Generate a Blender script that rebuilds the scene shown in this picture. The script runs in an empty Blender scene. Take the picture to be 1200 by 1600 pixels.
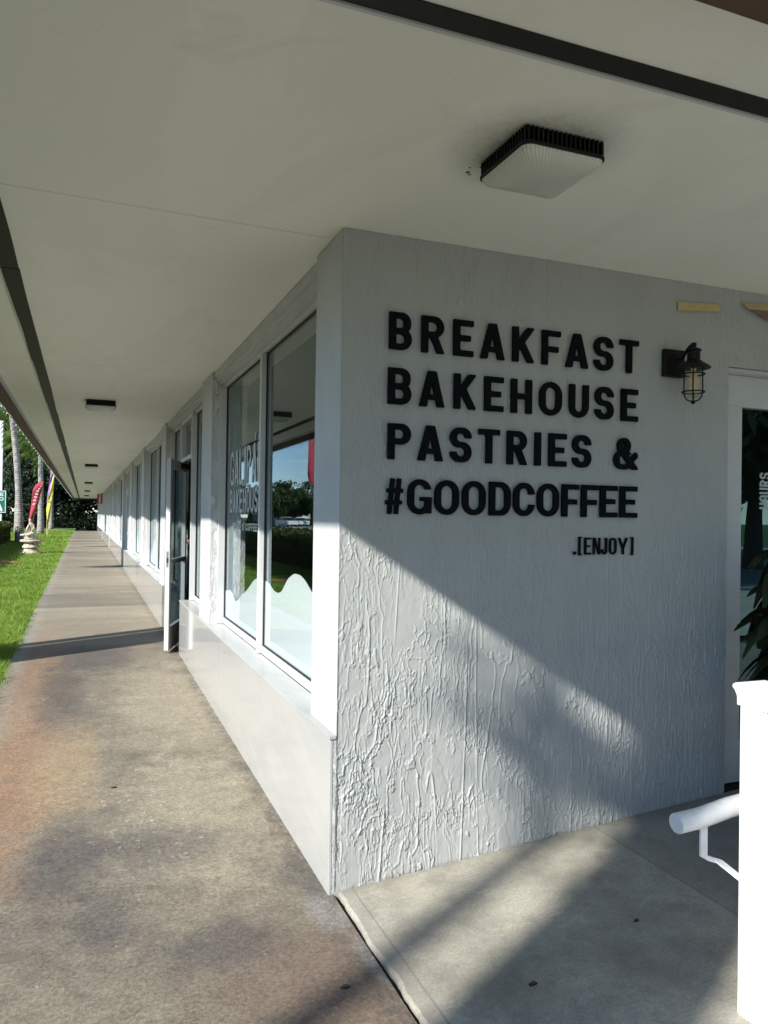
import bpy, bmesh, math, random
import numpy as np
from mathutils import Vector, Matrix
R = math.radians
sc = bpy.context.scene
COL = sc.collection
rng = random.Random(7)
nr = np.random.RandomState(11)

# ------------------------------------------------------------------ camera
cam_d = bpy.data.cameras.new('camera'); cam = bpy.data.objects.new('camera', cam_d); COL.objects.link(cam)
yaw, pitch, roll = R(21.5), R(.43), R(.8)
Fw = Vector((math.sin(yaw)*math.cos(pitch), math.cos(yaw)*math.cos(pitch), math.sin(pitch)))
R0 = Vector((math.cos(yaw), -math.sin(yaw), 0)); U0 = R0.cross(Fw)
Rv = R0*math.cos(roll)+U0*math.sin(roll); Uv = U0*math.cos(roll)-R0*math.sin(roll)
M = Matrix((Rv, Uv, -Fw)).transposed().to_4x4(); M.translation = Vector((-.98, -2.985, 1.55))
cam.matrix_world = M
cam_d.sensor_fit = 'VERTICAL'; cam_d.sensor_height = 36; cam_d.lens = 1190/1600*36
cam_d.clip_start = .05; cam_d.clip_end = 2000
sc.camera = cam
# ------------------------------------------------------------------ sky and sun
SUN = Vector((1, .54, -.645)).normalized()
elev = math.asin(-SUN.z)
world = bpy.data.worlds.new('World'); sc.world = world; world.use_nodes = True
nt = world.node_tree; nt.nodes.clear()
out = nt.nodes.new('ShaderNodeOutputWorld'); bg = nt.nodes.new('ShaderNodeBackground')
sky = nt.nodes.new('ShaderNodeTexSky'); sky.sky_type = 'NISHITA'; sky.sun_disc = False
sky.sun_elevation = elev; sky.sun_rotation = math.atan2(-SUN.x, -SUN.y) % (2*math.pi)
sky.air_density = 1.0; sky.altitude = 2500; sky.dust_density = .05; sky.ozone_density = 4.
tc = nt.nodes.new('ShaderNodeTexCoord')
mp = nt.nodes.new('ShaderNodeMapping'); mp.inputs['Scale'].default_value = (1, 1, 3.2)
nz = nt.nodes.new('ShaderNodeTexNoise'); nz.inputs['Scale'].default_value = 2.6; nz.inputs['Detail'].default_value = 9; nz.inputs['Roughness'].default_value = .58
cr = nt.nodes.new('ShaderNodeValToRGB'); cr.color_ramp.elements[0].position = .60; cr.color_ramp.elements[1].position = .74
mx = nt.nodes.new('ShaderNodeMix'); mx.data_type = 'RGBA'
mx.inputs[7].default_value = (8.5, 8.6, 8.8, 1)
nt.links.new(tc.outputs['Generated'], mp.inputs['Vector']); nt.links.new(mp.outputs[0], nz.inputs['Vector'])
nt.links.new(nz.outputs['Fac'], cr.inputs['Fac']); nt.links.new(cr.outputs['Color'], mx.inputs[0])
tn = nt.nodes.new('ShaderNodeMix'); tn.data_type = 'RGBA'; tn.blend_type = 'MULTIPLY'; tn.inputs[0].default_value = 1; tn.inputs[7].default_value = (1.05, 1., .93, 1)
nt.links.new(sky.outputs['Color'], tn.inputs[6]); nt.links.new(tn.outputs[2], mx.inputs[6]); nt.links.new(mx.outputs[2], bg.inputs['Color'])
bg.inputs['Strength'].default_value = .12
nt.links.new(bg.outputs[0], out.inputs['Surface'])
sl = bpy.data.lights.new('sun', 'SUN'); so = bpy.data.objects.new('sun', sl); COL.objects.link(so)
sl.energy = 4.0; sl.angle = R(.9); sl.color = (1, .965, .91)
so.rotation_euler = SUN.to_track_quat('-Z', 'Y').to_euler()
sc.view_settings.view_transform = 'Standard'; sc.view_settings.look = 'None'
sc.view_settings.exposure = 1.02; sc.view_settings.gamma = 1
sc.cycles.max_bounces = 8; sc.cycles.transparent_max_bounces = 12

# ------------------------------------------------------------------ materials
class NT:
    def __init__(s, name):
        s.m = bpy.data.materials.new(name); s.m.use_nodes = True; s.t = s.m.node_tree
        s.b = s.t.nodes['Principled BSDF']; s.tc = None
    def n(s, ty, **kw):
        x = s.t.nodes.new(ty)
        for k, v in kw.items():
            if isinstance(k, str) and hasattr(x, k): setattr(x, k, v)
        return x
    def l(s, a, b): s.t.links.new(a, b)
    def co(s, scale=(1, 1, 1), loc=(0, 0, 0), rot=(0, 0, 0)):
        if not s.tc: s.tc = s.n('ShaderNodeNewGeometry')
        m = s.n('ShaderNodeMapping'); m.inputs['Scale'].default_value = scale; m.inputs['Location'].default_value = loc; m.inputs['Rotation'].default_value = rot
        s.l(s.tc.outputs['Position'], m.inputs['Vector']); return m.outputs[0]
    def noise(s, sc=5, det=6, ro=.55, scale=(1, 1, 1), loc=(0, 0, 0), dist=0, rot=(0, 0, 0)):
        x = s.n('ShaderNodeTexNoise'); x.inputs['Scale'].default_value = sc; x.inputs['Detail'].default_value = det
        x.inputs['Roughness'].default_value = ro; x.inputs['Distortion'].default_value = dist
        s.l(s.co(scale, loc, rot), x.inputs['Vector']); return x.outputs['Fac']
    def ramp(s, fac, *stops):
        x = s.n('ShaderNodeValToRGB'); e = x.color_ramp.elements
        while len(e) > 2: e.remove(e[-1])
        while len(e) < len(stops): e.new(.5)
        for q, (p, c) in zip(e, stops):
            q.position = p; q.color = (c, c, c, 1) if isinstance(c, (int, float)) else (*c, 1)
        s.l(fac, x.inputs['Fac']); return x.outputs['Color']
    def mix(s, fac, a, b, mode='MIX'):
        x = s.n('ShaderNodeMix', data_type='RGBA', blend_type=mode)
        for i, v in ((0, fac), (6, a), (7, b)):
            if isinstance(v, (int, float)): x.inputs[i].default_value = v if i == 0 else (v, v, v, 1)
            elif isinstance(v, tuple): x.inputs[i].default_value = (*v, 1)
            else: s.l(v, x.inputs[i])
        return x.outputs[2]
    def math(s, op, a, b=0., c=None):
        x = s.n('ShaderNodeMath', operation=op)
        for i, v in ((0, a), (1, b), (2, c)):
            if v is None: continue
            if isinstance(v, (int, float)): x.inputs[i].default_value = v
            else: s.l(v, x.inputs[i])
        return x.outputs[0]
    def xyz(s):
        if not s.tc: s.tc = s.n('ShaderNodeNewGeometry')
        x = s.n('ShaderNodeSeparateXYZ'); s.l(s.tc.outputs['Position'], x.inputs[0]); return x.outputs
    def band(s, v, a, b, soft):     # 1 inside a..b
        return s.math('MULTIPLY', s.n2(v, a-soft, a), s.math('SUBTRACT', 1., s.n2(v, b, b+soft)))
    def n2(s, v, a, b):
        x = s.n('ShaderNodeMapRange'); x.interpolation_type = 'SMOOTHSTEP'; s.l(v, x.inputs[0]); x.inputs[1].default_value = a; x.inputs[2].default_value = b; return x.outputs[0]
    def bump(s, h, strength=.5, dist=.01):
        x = s.n('ShaderNodeBump'); x.inputs['Strength'].default_value = strength; x.inputs['Distance'].default_value = dist
        s.l(h, x.inputs['Height']); s.l(x.outputs[0], s.b.inputs['Normal']); return x
    def set(s, color=None, rough=None, metal=None, spec=None):
        for k, v in (('Base Color', color), ('Roughness', rough), ('Metallic', metal), ('Specular IOR Level', spec)):
            if v is None: continue
            if isinstance(v, tuple): s.b.inputs[k].default_value = (*v, 1)
            elif isinstance(v, (int, float)): s.b.inputs[k].default_value = v
            else: s.l(v, s.b.inputs[k])
        return s
MAT = {}
def plain(name, col, rough=.6, metal=0., spec=.5, var=.12, nsc=6, bump=0., bsc=60, bd=.002):
    t = NT(name); a = t.noise(nsc, 5, .6)
    t.set(t.mix(t.ramp(a, (.3, 0.), (.7, 1.)), tuple(c*(1-var) for c in col), tuple(min(1, c*(1+var)) for c in col)), rough, metal, spec)
    if bump: t.bump(t.noise(bsc, 4, .6), bump, bd)
    MAT[name] = t.m; return t.m

# stucco paint on the facade (bump) and on the sign wall (real relief + fine bump)
t = NT('stucco'); a = t.noise(16, 6, .62, (1, 1, .55), dist=.7); b = t.noise(60, 4, .6)
h = t.mix(.25, t.ramp(a, (.42, 0.), (.5, 1.), (.6, .4), (.68, 1.)), b)
t.set(t.mix(t.ramp(t.noise(3, 6, .6), (.35, 0.), (.65, 1.)), (.48, .49, .48), (.54, .55, .54)), .55); t.bump(h, .35, .005); MAT['stucco'] = t.m
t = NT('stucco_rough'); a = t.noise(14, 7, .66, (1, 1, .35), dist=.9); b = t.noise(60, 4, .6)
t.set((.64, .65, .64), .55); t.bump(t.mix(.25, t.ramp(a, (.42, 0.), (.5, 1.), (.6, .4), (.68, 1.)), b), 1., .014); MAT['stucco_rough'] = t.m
t = NT('stucco_relief'); g = t.noise(2.2, 6, .6, (1, 1, .5))
drt = t.math('MULTIPLY', t.math('SUBTRACT', 1., t.n2(t.xyz()[2], .0, .09)), t.ramp(t.noise(26, 5, .7), (.4, 0.), (.62, 1.)))
c = t.mix(t.ramp(g, (.3, 0.), (.7, 1.)), (.375, .39, .372), (.425, .437, .415)); c = t.mix(t.math('MULTIPLY', drt, .5), c, (.33, .31, .27))
t.set(c, .48); t.bump(t.mix(.5, t.noise(220, 3, .6), t.noise(45, 4, .6)), .35, .0015); MAT['stucco_relief'] = t.m
# soffit paint
t = NT('soffit_paint'); X, Y, Z = t.xyz()
base = t.mix(t.ramp(t.noise(1.1, 6, .55, (1, .4, 1)), (.3, 0.), (.7, 1.)), (.90, .90, .81), (.95, .95, .87))
seam = None
for yy in (.15, 3.6, 8.5, 13.4, 18.3, 23.2, 28.1, 33., 38.):
    s_ = t.band(t.math('ADD', Y, t.math('MULTIPLY', X, -.03)), yy, yy+.001, .0035)
    seam = s_ if seam is None else t.math('MAXIMUM', seam, s_)
seam = t.math('MULTIPLY', seam, t.math('MULTIPLY', t.math('SUBTRACT', 0., t.math('MULTIPLY', t.n2(X, -.03, .03), 1.)), -1.)) if False else t.math('MULTIPLY', seam, t.math('SUBTRACT', 1., t.n2(X, -.05, .0)))
c = t.mix(t.math('MULTIPLY', seam, .55), base, (.16, .15, .12))
pt = t.ramp(t.noise(.9, 7, .62, (1.6, .5, 1), loc=(8, 3, 0), dist=.6), (.50, 0.), (.545, 1.)); c = t.mix(t.math('MULTIPLY', pt, .10), c, (.62, .62, .52))
ws = t.ramp(t.noise(1.7, 6, .7, loc=(2, 9, 0), dist=1.), (.60, 0.), (.70, 1.)); c = t.mix(t.math('MULTIPLY', ws, .14), c, (.45, .42, .30))
sm2 = t.math('MULTIPLY', t.band(t.math('ADD', X, t.math('MULTIPLY', t.noise(2.5, 4, .6), .02)), -.655, -.654, .003), t.n2(Y, .16, .18)); c = t.mix(t.math('MULTIPLY', sm2, .0), c, (.3, .3, .22))
dx = t.math('SUBTRACT', X, .37); dy = t.math('SUBTRACT', Y, -.86)
dd = t.math('SQRT', t.math('ADD', t.math('MULTIPLY', dx, dx), t.math('MULTIPLY', dy, dy)))
dirt_shade = t.math('MULTIPLY', t.math('SUBTRACT', 1., t.n2(dd, .12, .36)), t.ramp(t.noise(30, 5, .7), (.25, .35), (.7, 1.)))
c = t.mix(t.math('MULTIPLY', dirt_shade, .6), c, (.13, .135, .10))  # dirt around the lamp, with its contact shade painted into the colour
for px__, py__, r__ in ((.238, -.640, .009), (.228, -.672, .005), (.262, -.690, .005), (.252, -.626, .006)):
    ex_ = t.math('SUBTRACT', X, px__); ey_ = t.math('SUBTRACT', Y, py__); ed_ = t.math('ADD', t.math('SQRT', t.math('ADD', t.math('MULTIPLY', ex_, ex_), t.math('MULTIPLY', ey_, ey_))), t.math('MULTIPLY_ADD', t.noise(150, 2, .5), .01, -.005))
    c = t.mix(t.math('SUBTRACT', 1., t.n2(ed_, r__*.7, r__*1.2)), c, (.03, .03, .02))
sp = t.ramp(t.noise(70, 2, .5, loc=(3, 1, 0)), (.76, 0.), (.79, 1.)); c = t.mix(t.math('MULTIPLY', sp, .5), c, (.25, .22, .17))
t.set(c, .6); t.bump(t.mix(.4, t.noise(3, 5, .6, (1, .5, 1)), t.noise(90, 3, .6)), .18, .006); MAT['soffit_paint'] = t.m
# porcelain tile
t = NT('porcelain'); a = t.noise(1.5, 8, .7, (1, .35, 1.6), dist=1.2)
t.set(t.mix(t.ramp(a, (.46, 0.), (.52, 1.)), (.43, .437, .42), (.455, .462, .445)), .10, 0, .5)
t.b.inputs['Coat Weight'].default_value = .3; MAT['porcelain'] = t.m
t = NT('ledge_stone'); a = t.noise(1.5, 8, .7, (1, .35, 1.6), dist=1.2)
t.set(t.mix(t.ramp(a, (.46, 0.), (.52, 1.)), (.40, .405, .39), (.45, .455, .44)), .28, 0, .35); MAT['ledge_stone'] = t.m
# walkway
t = NT('walkway_concrete'); X, Y, Z = t.xyz()
n1 = t.noise(1.3, 8, .6, loc=(2.2, .7, 0)); n2 = t.noise(7, 9, .7); n3 = t.noise(60, 5, .7, dist=.3); n4 = t.noise(2.4, 6, .55, (1, .8, 1), loc=(7, 3, 0), dist=.5)
c = t.mix(t.ramp(n2, (.34, 0.), (.64, 1.)), (.150, .127, .094), (.235, .203, .150))
c = t.mix(t.math('MULTIPLY', t.ramp(n1, (.46, 0.), (.62, 1.)), .35), c, (.32, .28, .205))
c = t.mix(t.math('MULTIPLY', t.ramp(n4, (.46, 0.), (.64, 1.)), .32), c, (.11, .10, .09))
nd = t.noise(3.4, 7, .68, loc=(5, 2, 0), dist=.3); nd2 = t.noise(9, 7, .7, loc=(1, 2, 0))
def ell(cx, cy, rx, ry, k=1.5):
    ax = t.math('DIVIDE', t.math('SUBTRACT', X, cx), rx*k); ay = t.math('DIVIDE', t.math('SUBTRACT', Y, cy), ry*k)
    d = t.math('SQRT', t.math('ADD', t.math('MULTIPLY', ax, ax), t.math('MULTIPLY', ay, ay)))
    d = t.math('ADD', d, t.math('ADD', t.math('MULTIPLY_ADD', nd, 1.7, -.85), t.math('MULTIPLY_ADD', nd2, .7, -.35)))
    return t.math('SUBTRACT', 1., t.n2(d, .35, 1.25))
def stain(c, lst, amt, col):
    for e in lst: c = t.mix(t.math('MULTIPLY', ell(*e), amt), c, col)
    return c
far = t.n2(Y, 5.5, 9.)
c = stain(c, [(-.414, 1.15, .27, .62), (-.35, 3.4, .35, 1.2), (-1.45, 2.7, .2, .8)], .62, (.37, .325, .235))
c = stain(c, [(-1.30, 1.5, .12, .75), (-1.36, 4.9, .20, 2.2), (-1.25, 2.1, .2, .9)], .62, (.30, .185, .11))
c = stain(c, [(-1.05, 2.0, .15, .75)], .6, (.36, .275, .165))
c = stain(c, [(-.2, -.55, .30, .34), (-.05, -.9, .3, .3)], .6, (.18, .125, .09))
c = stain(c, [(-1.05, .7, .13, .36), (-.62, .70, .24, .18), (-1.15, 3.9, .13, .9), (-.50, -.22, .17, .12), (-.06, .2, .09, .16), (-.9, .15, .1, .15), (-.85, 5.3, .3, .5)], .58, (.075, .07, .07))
c = stain(c, [(-.07, -.12, .07, .10), (.0, -.5, .035, .12)], .6, (.33, .33, .32))
pale = t.math('SUBTRACT', 1., t.n2(t.math('ADD', X, t.math('MULTIPLY', n2, .25)), -1.50, -1.30))
c = t.mix(t.math('MULTIPLY', t.math('MULTIPLY', pale, .8), t.n2(Y, 2., 7.)), c, (.38, .38, .35))
c = t.mix(t.math('MULTIPLY', far, .6), c, t.mix(t.ramp(t.noise(2, 6, .6, (.3, 1.2, 1)), (.35, 0.), (.65, 1.)), (.225, .193, .145), (.37, .325, .24)))
sn = t.noise(34, 5, .62, (1, .8, 1), dist=.4)
spk = t.math('MULTIPLY', t.n2(sn, .60, .68), t.math('MAXIMUM', ell(-.66, 1.15, .20, .62), t.ramp(t.noise(2.6, 4, .6, loc=(1, 5, 0)), (.54, 0.), (.66, .8))))
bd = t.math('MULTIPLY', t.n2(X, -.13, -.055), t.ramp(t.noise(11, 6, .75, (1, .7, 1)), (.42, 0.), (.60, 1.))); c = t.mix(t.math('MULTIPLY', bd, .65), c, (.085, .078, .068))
cz = t.ramp(t.math('ABSOLUTE', t.math('SUBTRACT', t.noise(1.15, 8, .6, (1, .8, 1), loc=(3.3, 1.2, 0)), .505)), (.0, 1.), (.0022, 0.)); c = t.mix(t.math('MULTIPLY', t.math('MULTIPLY', cz, .45), t.ramp(t.noise(.8, 3, .5, loc=(6, 6, 0)), (.52, 0.), (.58, 1.))), c, (.05, .045, .04))

pit = t.ramp(t.noise(75, 2, .5), (.68, 0.), (.73, 1.)); c = t.mix(t.math('MULTIPLY', pit, .6), c, (.05, .045, .04))
c = t.mix(t.math('MULTIPLY', spk, .9), c, (.46, .44, .38))
g1 = t.ramp(n3, (.36, .12), (.5, .5), (.64, .88)); g2 = t.ramp(t.noise(150, 3, .7), (.34, .15), (.66, .85)); g3 = t.ramp(t.noise(18, 6, .72), (.36, .22), (.64, .78))
c = t.mix(.38, c, g1, 'OVERLAY'); c = t.mix(.30, c, g2, 'OVERLAY'); c = t.mix(.22, c, g3, 'OVERLAY')
gr = t.noise(1.0, 6, .7, (6, 60, 1), loc=(0, 0, 0)); c = t.mix(t.math('MULTIPLY', t.ramp(gr, (.5, 0.), (.75, 1.)), .25), c, (.22, .19, .16))
jt = t.math('ABSOLUTE', t.math('SUBTRACT', t.math('FRACT', t.math('DIVIDE', t.math('SUBTRACT', Y, .9), 1.93)), .5))
wn = t.n('ShaderNodeTexWhiteNoise'); wn.noise_dimensions = '1D'; t.l(t.math('FLOOR', t.math('DIVIDE', t.math('SUBTRACT', Y, .9+.965), 1.93)), wn.inputs['W'])
sb = t.math('MULTIPLY', t.math('SUBTRACT', wn.outputs['Value'], .5), t.n2(Y, 6., 6.2)); c = t.mix(t.math('MULTIPLY', t.math('MAXIMUM', sb, 0.), .7), c, (.44, .39, .29)); c = t.mix(t.math('MULTIPLY', t.math('MAXIMUM', t.math('SUBTRACT', 0., sb), 0.), .7), c, (.13, .12, .10))
jt = t.math('MULTIPLY', t.math('SUBTRACT', 1., t.n2(jt, .002, .014)), t.n2(Y, 5., 6.))
c = t.mix(t.math('MULTIPLY', jt, .55), c, (.16, .14, .12))
t.set(c, t.ramp(n2, (.3, .62), (.7, .85))); t.bump(t.mix(.6, n3, t.noise(240, 3, .6)), .38, .004); MAT['walkway_concrete'] = t.m
# light broomed slab
t = NT('ramp_concrete'); X, Y, Z = t.xyz()
n1 = t.noise(2.2, 8, .65); n2 = t.noise(120, 4, .7); br = t.noise(1, 4, .7, (14, 170, 1), rot=(0, 0, R(4)))
c = t.mix(t.ramp(n1, (.38, 0.), (.62, 1.)), (.225, .208, .162), (.43, .402, .322))
c = t.mix(t.math('MULTIPLY', t.ramp(t.noise(9, 7, .7, loc=(3, 3, 0)), (.48, 0.), (.62, 1.)), .42), c, (.22, .205, .165))
c = t.mix(.75, c, t.mix(n2, .1, .9), 'OVERLAY'); c = t.mix(t.math('MULTIPLY', t.ramp(br, (.45, 0.), (.66, 1.)), .5), c, (.25, .24, .22))
c = t.mix(t.math('MULTIPLY', t.n2(X, 1.27, 1.285), .42), c, (.20, .195, .18))
rim = t.math('MULTIPLY', t.math('SUBTRACT', 1., t.n2(X, .06, .075)), t.ramp(t.noise(14, 5, .7), (.3, .1), (.6, 1.)))
c = t.mix(t.math('MULTIPLY', rim, .45), c, (.30, .285, .25))
j = t.math('MAXIMUM', t.band(X, .074, .078, .003), t.band(X, 1.272, 1.278, .004)); c = t.mix(t.math('MULTIPLY', j, .55), c, (.16, .15, .13))
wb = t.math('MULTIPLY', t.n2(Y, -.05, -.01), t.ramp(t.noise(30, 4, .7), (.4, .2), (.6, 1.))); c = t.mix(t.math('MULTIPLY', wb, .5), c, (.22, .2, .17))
t.set(c, .8); t.bump(t.mix(.5, br, n2), .5, .004); MAT['ramp_concrete'] = t.m
plain('bounce_paving', (.46, .44, .38), .85, var=.25, nsc=2, bump=.3)  # paving tone raised to bounce extra sun up onto the soffit
plain('soil', (.10, .09, .05), .95, var=.4, nsc=3)
plain('lawn_base', (.055, .12, .018), .95, var=.35, nsc=3, bump=.6, bsc=35, bd=.03)
plain('grass_ground', (.06, .11, .025), .95, var=.35, nsc=.5, bump=.6, bsc=20, bd=.04)
plain('white_frame', (.57, .58, .57), .35, var=.03)
plain('white_vinyl', (.74, .745, .73), .35, var=.05, nsc=9)
plain('white_enamel', (.74, .745, .73), .3, var=.09, nsc=22, bump=.25, bsc=40, bd=.002)
plain('black_gasket', (.012, .012, .012), .6)
plain('letter_black', (.003, .0045, .006), .75, spec=.12, var=.2, nsc=20)
plain('black_metal', (.003, .003, .0035), .5, 0., spec=.3)
plain('brown_fascia', (.10, .048, .032), .6, var=.25)
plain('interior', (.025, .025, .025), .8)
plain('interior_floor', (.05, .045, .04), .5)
plain('tape', (.50, .42, .20), .6, var=.15, nsc=60)
plain('brown_paper', (.20, .13, .10), .8)
plain('car_white', (.75, .76, .78), .2); plain('car_dark', (.02, .022, .03), .18); plain('rubber', (.02, .02, .02), .7); plain('rim_metal', (.5, .5, .52), .3, .9); plain('car_glass', (.02, .025, .03), .08)
plain('green_sign', (.01, .16, .10), .4, var=.05); plain('sign_white', (.85, .85, .85), .4, var=.02)
plain('red_sign', (.45, .03, .03), .45, var=.1); plain('flag_red', (.33, .025, .04), .7, var=.15, nsc=3); plain('flag_yellow', (.60, .55, .07), .7, var=.05); plain('flag_purple', (.45, .16, .55), .7, var=.05); plain('flag_cyan', (.05, .45, .55), .7); plain('flag_pole', (.55, .45, .22), .5)
plain('flag_white', (.8, .8, .8), .7)
plain('mulch', (.42, .19, .08), .9, var=.3, nsc=30, bump=.6, bsc=40, bd=.02)
plain('skin', (.42, .24, .17), .55); plain('cloth_black', (.008, .008, .01), .85, bump=.3, bsc=40, bd=.004); plain('cloth_navy', (.012, .018, .04), .85, bump=.3, bsc=30, bd=.006); plain('hair', (.01, .008, .007), .6)
plain('lichen', (.36, .38, .37), .8, var=.2, nsc=40)
plain('dark_spot', (.02, .022, .025), .5)
t = NT('statue_stone'); a = t.noise(9, 6, .7); t.set(t.mix(t.ramp(a, (.4, 0.), (.62, 1.)), (.30, .26, .19), (.66, .60, .49)), .85); t.bump(t.noise(50, 4, .6), .5, .01); MAT['statue_stone'] = t.m
t = NT('palm_bark'); w = t.n('ShaderNodeTexWave'); w.bands_direction = 'Z'; w.inputs['Scale'].default_value = 3.2; w.inputs['Distortion'].default_value = 2.2; w.inputs['Detail'].default_value = 3; t.l(t.co(), w.inputs['Vector'])
a = t.noise(5, 7, .7, (1, 1, 1.6)); t.set(t.mix(t.math('MULTIPLY', w.outputs['Fac'], .5), t.mix(t.ramp(a, (.35, 0.), (.62, 1.)), (.17, .155, .13), (.44, .43, .39)), (.16, .14, .12)), .9); t.bump(w.outputs['Fac'], .6, .02); MAT['palm_bark'] = t.m
plain('bark', (.11, .09, .07), .95, var=.4, nsc=8, bump=.8, bsc=14, bd=.05)
def leafmat(name, c1, c2, sc_=1.2, trans=.25):
    t = NT(name); o = t.noise(sc_, 4, .7); q = t.noise(sc_*9, 2, .7)
    t.set(t.mix(t.ramp(t.mix(.5, o, q), (.36, 0.), (.64, 1.)), c1, c2), .5, 0, .35)
    tr = t.n('ShaderNodeBsdfTranslucent'); t.l(t.b.inputs['Base Color'].links[0].from_socket, tr.inputs['Color'])
    ms = t.n('ShaderNodeMixShader'); ms.inputs[0].default_value = trans
    o = [n for n in t.t.nodes if n.type == 'OUTPUT_MATERIAL'][0]
    t.l(t.b.outputs[0], ms.inputs[1]); t.l(tr.outputs[0], ms.inputs[2]); t.l(ms.outputs[0], o.inputs['Surface']); MAT[name] = t.m
leafmat('grass_blade', (.13, .25, .025), (.36, .50, .09), 1.6, .4)
leafmat('tree_leaf', (.02, .045, .010), (.085, .13, .025), .6)
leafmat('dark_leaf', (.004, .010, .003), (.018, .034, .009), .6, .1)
leafmat('palm_leaf', (.06, .11, .015), (.17, .24, .04), 1.2)
leafmat('hedge_leaf', (.035, .055, .010), (.12, .14, .025), 3.)
leafmat('plant_leaf', (.006, .018, .005), (.05, .07, .018), 14., .12)
# glass: clear mix of see-through and mirror by angle
def glass(name, tint, ior=.1, rough=0., gc=(.80, .94, 1.)):
    t = NT(name); t.t.nodes.remove(t.b)
    o = [n for n in t.t.nodes if n.type == 'OUTPUT_MATERIAL'][0]
    ge = t.n('ShaderNodeNewGeometry'); dt = t.n('ShaderNodeVectorMath', operation='DOT_PRODUCT'); t.l(ge.outputs['Incoming'], dt.inputs[0]); t.l(ge.outputs['Normal'], dt.inputs[1])
    f = t.math('POWER', t.math('SUBTRACT', 1., t.math('ABSOLUTE', dt.outputs['Value'])), 5.); fr = t.math('MULTIPLY_ADD', f, 1-ior, ior)
    tr = t.n('ShaderNodeBsdfTransparent'); tr.inputs['Color'].default_value = (*tint, 1)
    gl = t.n('ShaderNodeBsdfGlossy'); gl.inputs['Roughness'].default_value = rough; gl.inputs['Color'].default_value = (*gc, 1)
    ms = t.n('ShaderNodeMixShader'); t.l(fr, ms.inputs[0]); t.l(tr.outputs[0], ms.inputs[1]); t.l(gl.outputs[0], ms.inputs[2]); t.l(ms.outputs[0], o.inputs['Surface'])
    MAT[name] = t.m
glass('window_glass', (.88, .91, .91), .12); glass('door_glass', (.45, .55, .56), .16, gc=(.55, .88, .92)); glass('leaf_glass', (.35, .42, .42), .04); glass('lamp_glass', (.93, .92, .88), .05)
t = NT('frosted_film'); t.set((.70, .735, .73), .5); MAT['frosted_film'] = t.m
t = NT('film_letter'); t.set((.46, .50, .48), .5); MAT['film_letter'] = t.m
t = NT('prism_lens'); t.set((.62, .64, .60), .2); X, Y, Z = t.xyz()
ang = t.n('ShaderNodeTexCoord'); sx = t.n('ShaderNodeSeparateXYZ'); t.l(ang.outputs['Generated'], sx.inputs[0])
at = t.math('ARCTAN2', t.math('SUBTRACT', sx.outputs[1], .5), t.math('SUBTRACT', sx.outputs[0], .5))
wv = t.math('SINE', t.math('MULTIPLY', at, 96.)); t.bump(wv, .4, .002); t.l(t.mix(t.ramp(t.math('MULTIPLY_ADD', wv, .5, .5), (.2, 0.), (.8, 1.)), (.60, .61, .54), (.74, .75, .67)), t.b.inputs['Base Color']); MAT['prism_lens'] = t.m
t = NT('vent_mesh'); v = t.n('ShaderNodeTexVoronoi'); v.inputs['Scale'].default_value = 130; v.inputs['Randomness'].default_value = .15; t.l(t.co(), v.inputs['Vector'])
t.set(t.mix(t.math('SUBTRACT', 1., t.n2(v.outputs['Distance'], .25, .45)), (.020, .019, .016), (.003, .003, .003)), .6, .3); MAT['vent_mesh'] = t.m
t = NT('lamp_filament'); t.set((.34, .27, .15), .4); t.b.inputs['Emission Color'].default_value = (1, .8, .45, 1); t.b.inputs['Emission Strength'].default_value = .04; MAT['lamp_filament'] = t.m
t = NT('lit_lamp'); t.b.inputs['Emission Color'].default_value = (1, .78, .4, 1); t.b.inputs['Emission Strength'].default_value = 22; MAT['lit_lamp'] = t.m
plain('white_glass', (.85, .85, .82), .1)

# ------------------------------------------------------------------ helpers
ORG = {}
def thing(name, label, cat, loc=(0, 0, 0), group=None):
    o = bpy.data.objects.new(name, None); COL.objects.link(o); o.location = loc; o.empty_display_size = .1
    o['label'] = label; o['category'] = cat
    if group: o['group'] = group
    ORG[o.name] = Vector(loc); return o
def tag(o, label=None, cat=None, group=None, kind=None):
    if label: o['label'] = label
    if cat: o['category'] = cat
    if group: o['group'] = group
    if kind: o['kind'] = kind
    return o
def link(name, me, mat, parent=None, loc=None, smooth=False, bevel=0, segs=2):
    """mesh coordinates are world coordinates; the object's origin is the parent's (or loc)"""
    o = bpy.data.objects.new(name, me); COL.objects.link(o)
    if mat: me.materials.append(MAT[mat])
    org = Vector((0, 0, 0))
    if parent is not None: org = ORG[parent.name]; o.parent = parent
    elif loc is not None: org = Vector(loc); o.location = loc
    ORG[o.name] = org
    if org.length > 0: me.transform(Matrix.Translation(-org))
    if smooth: me.polygons.foreach_set('use_smooth', [True]*len(me.polygons))
    if bevel:
        m = o.modifiers.new('bevel', 'BEVEL'); m.width = bevel; m.segments = segs; m.limit_method = 'ANGLE'; m.angle_limit = R(40)
    return o
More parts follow.
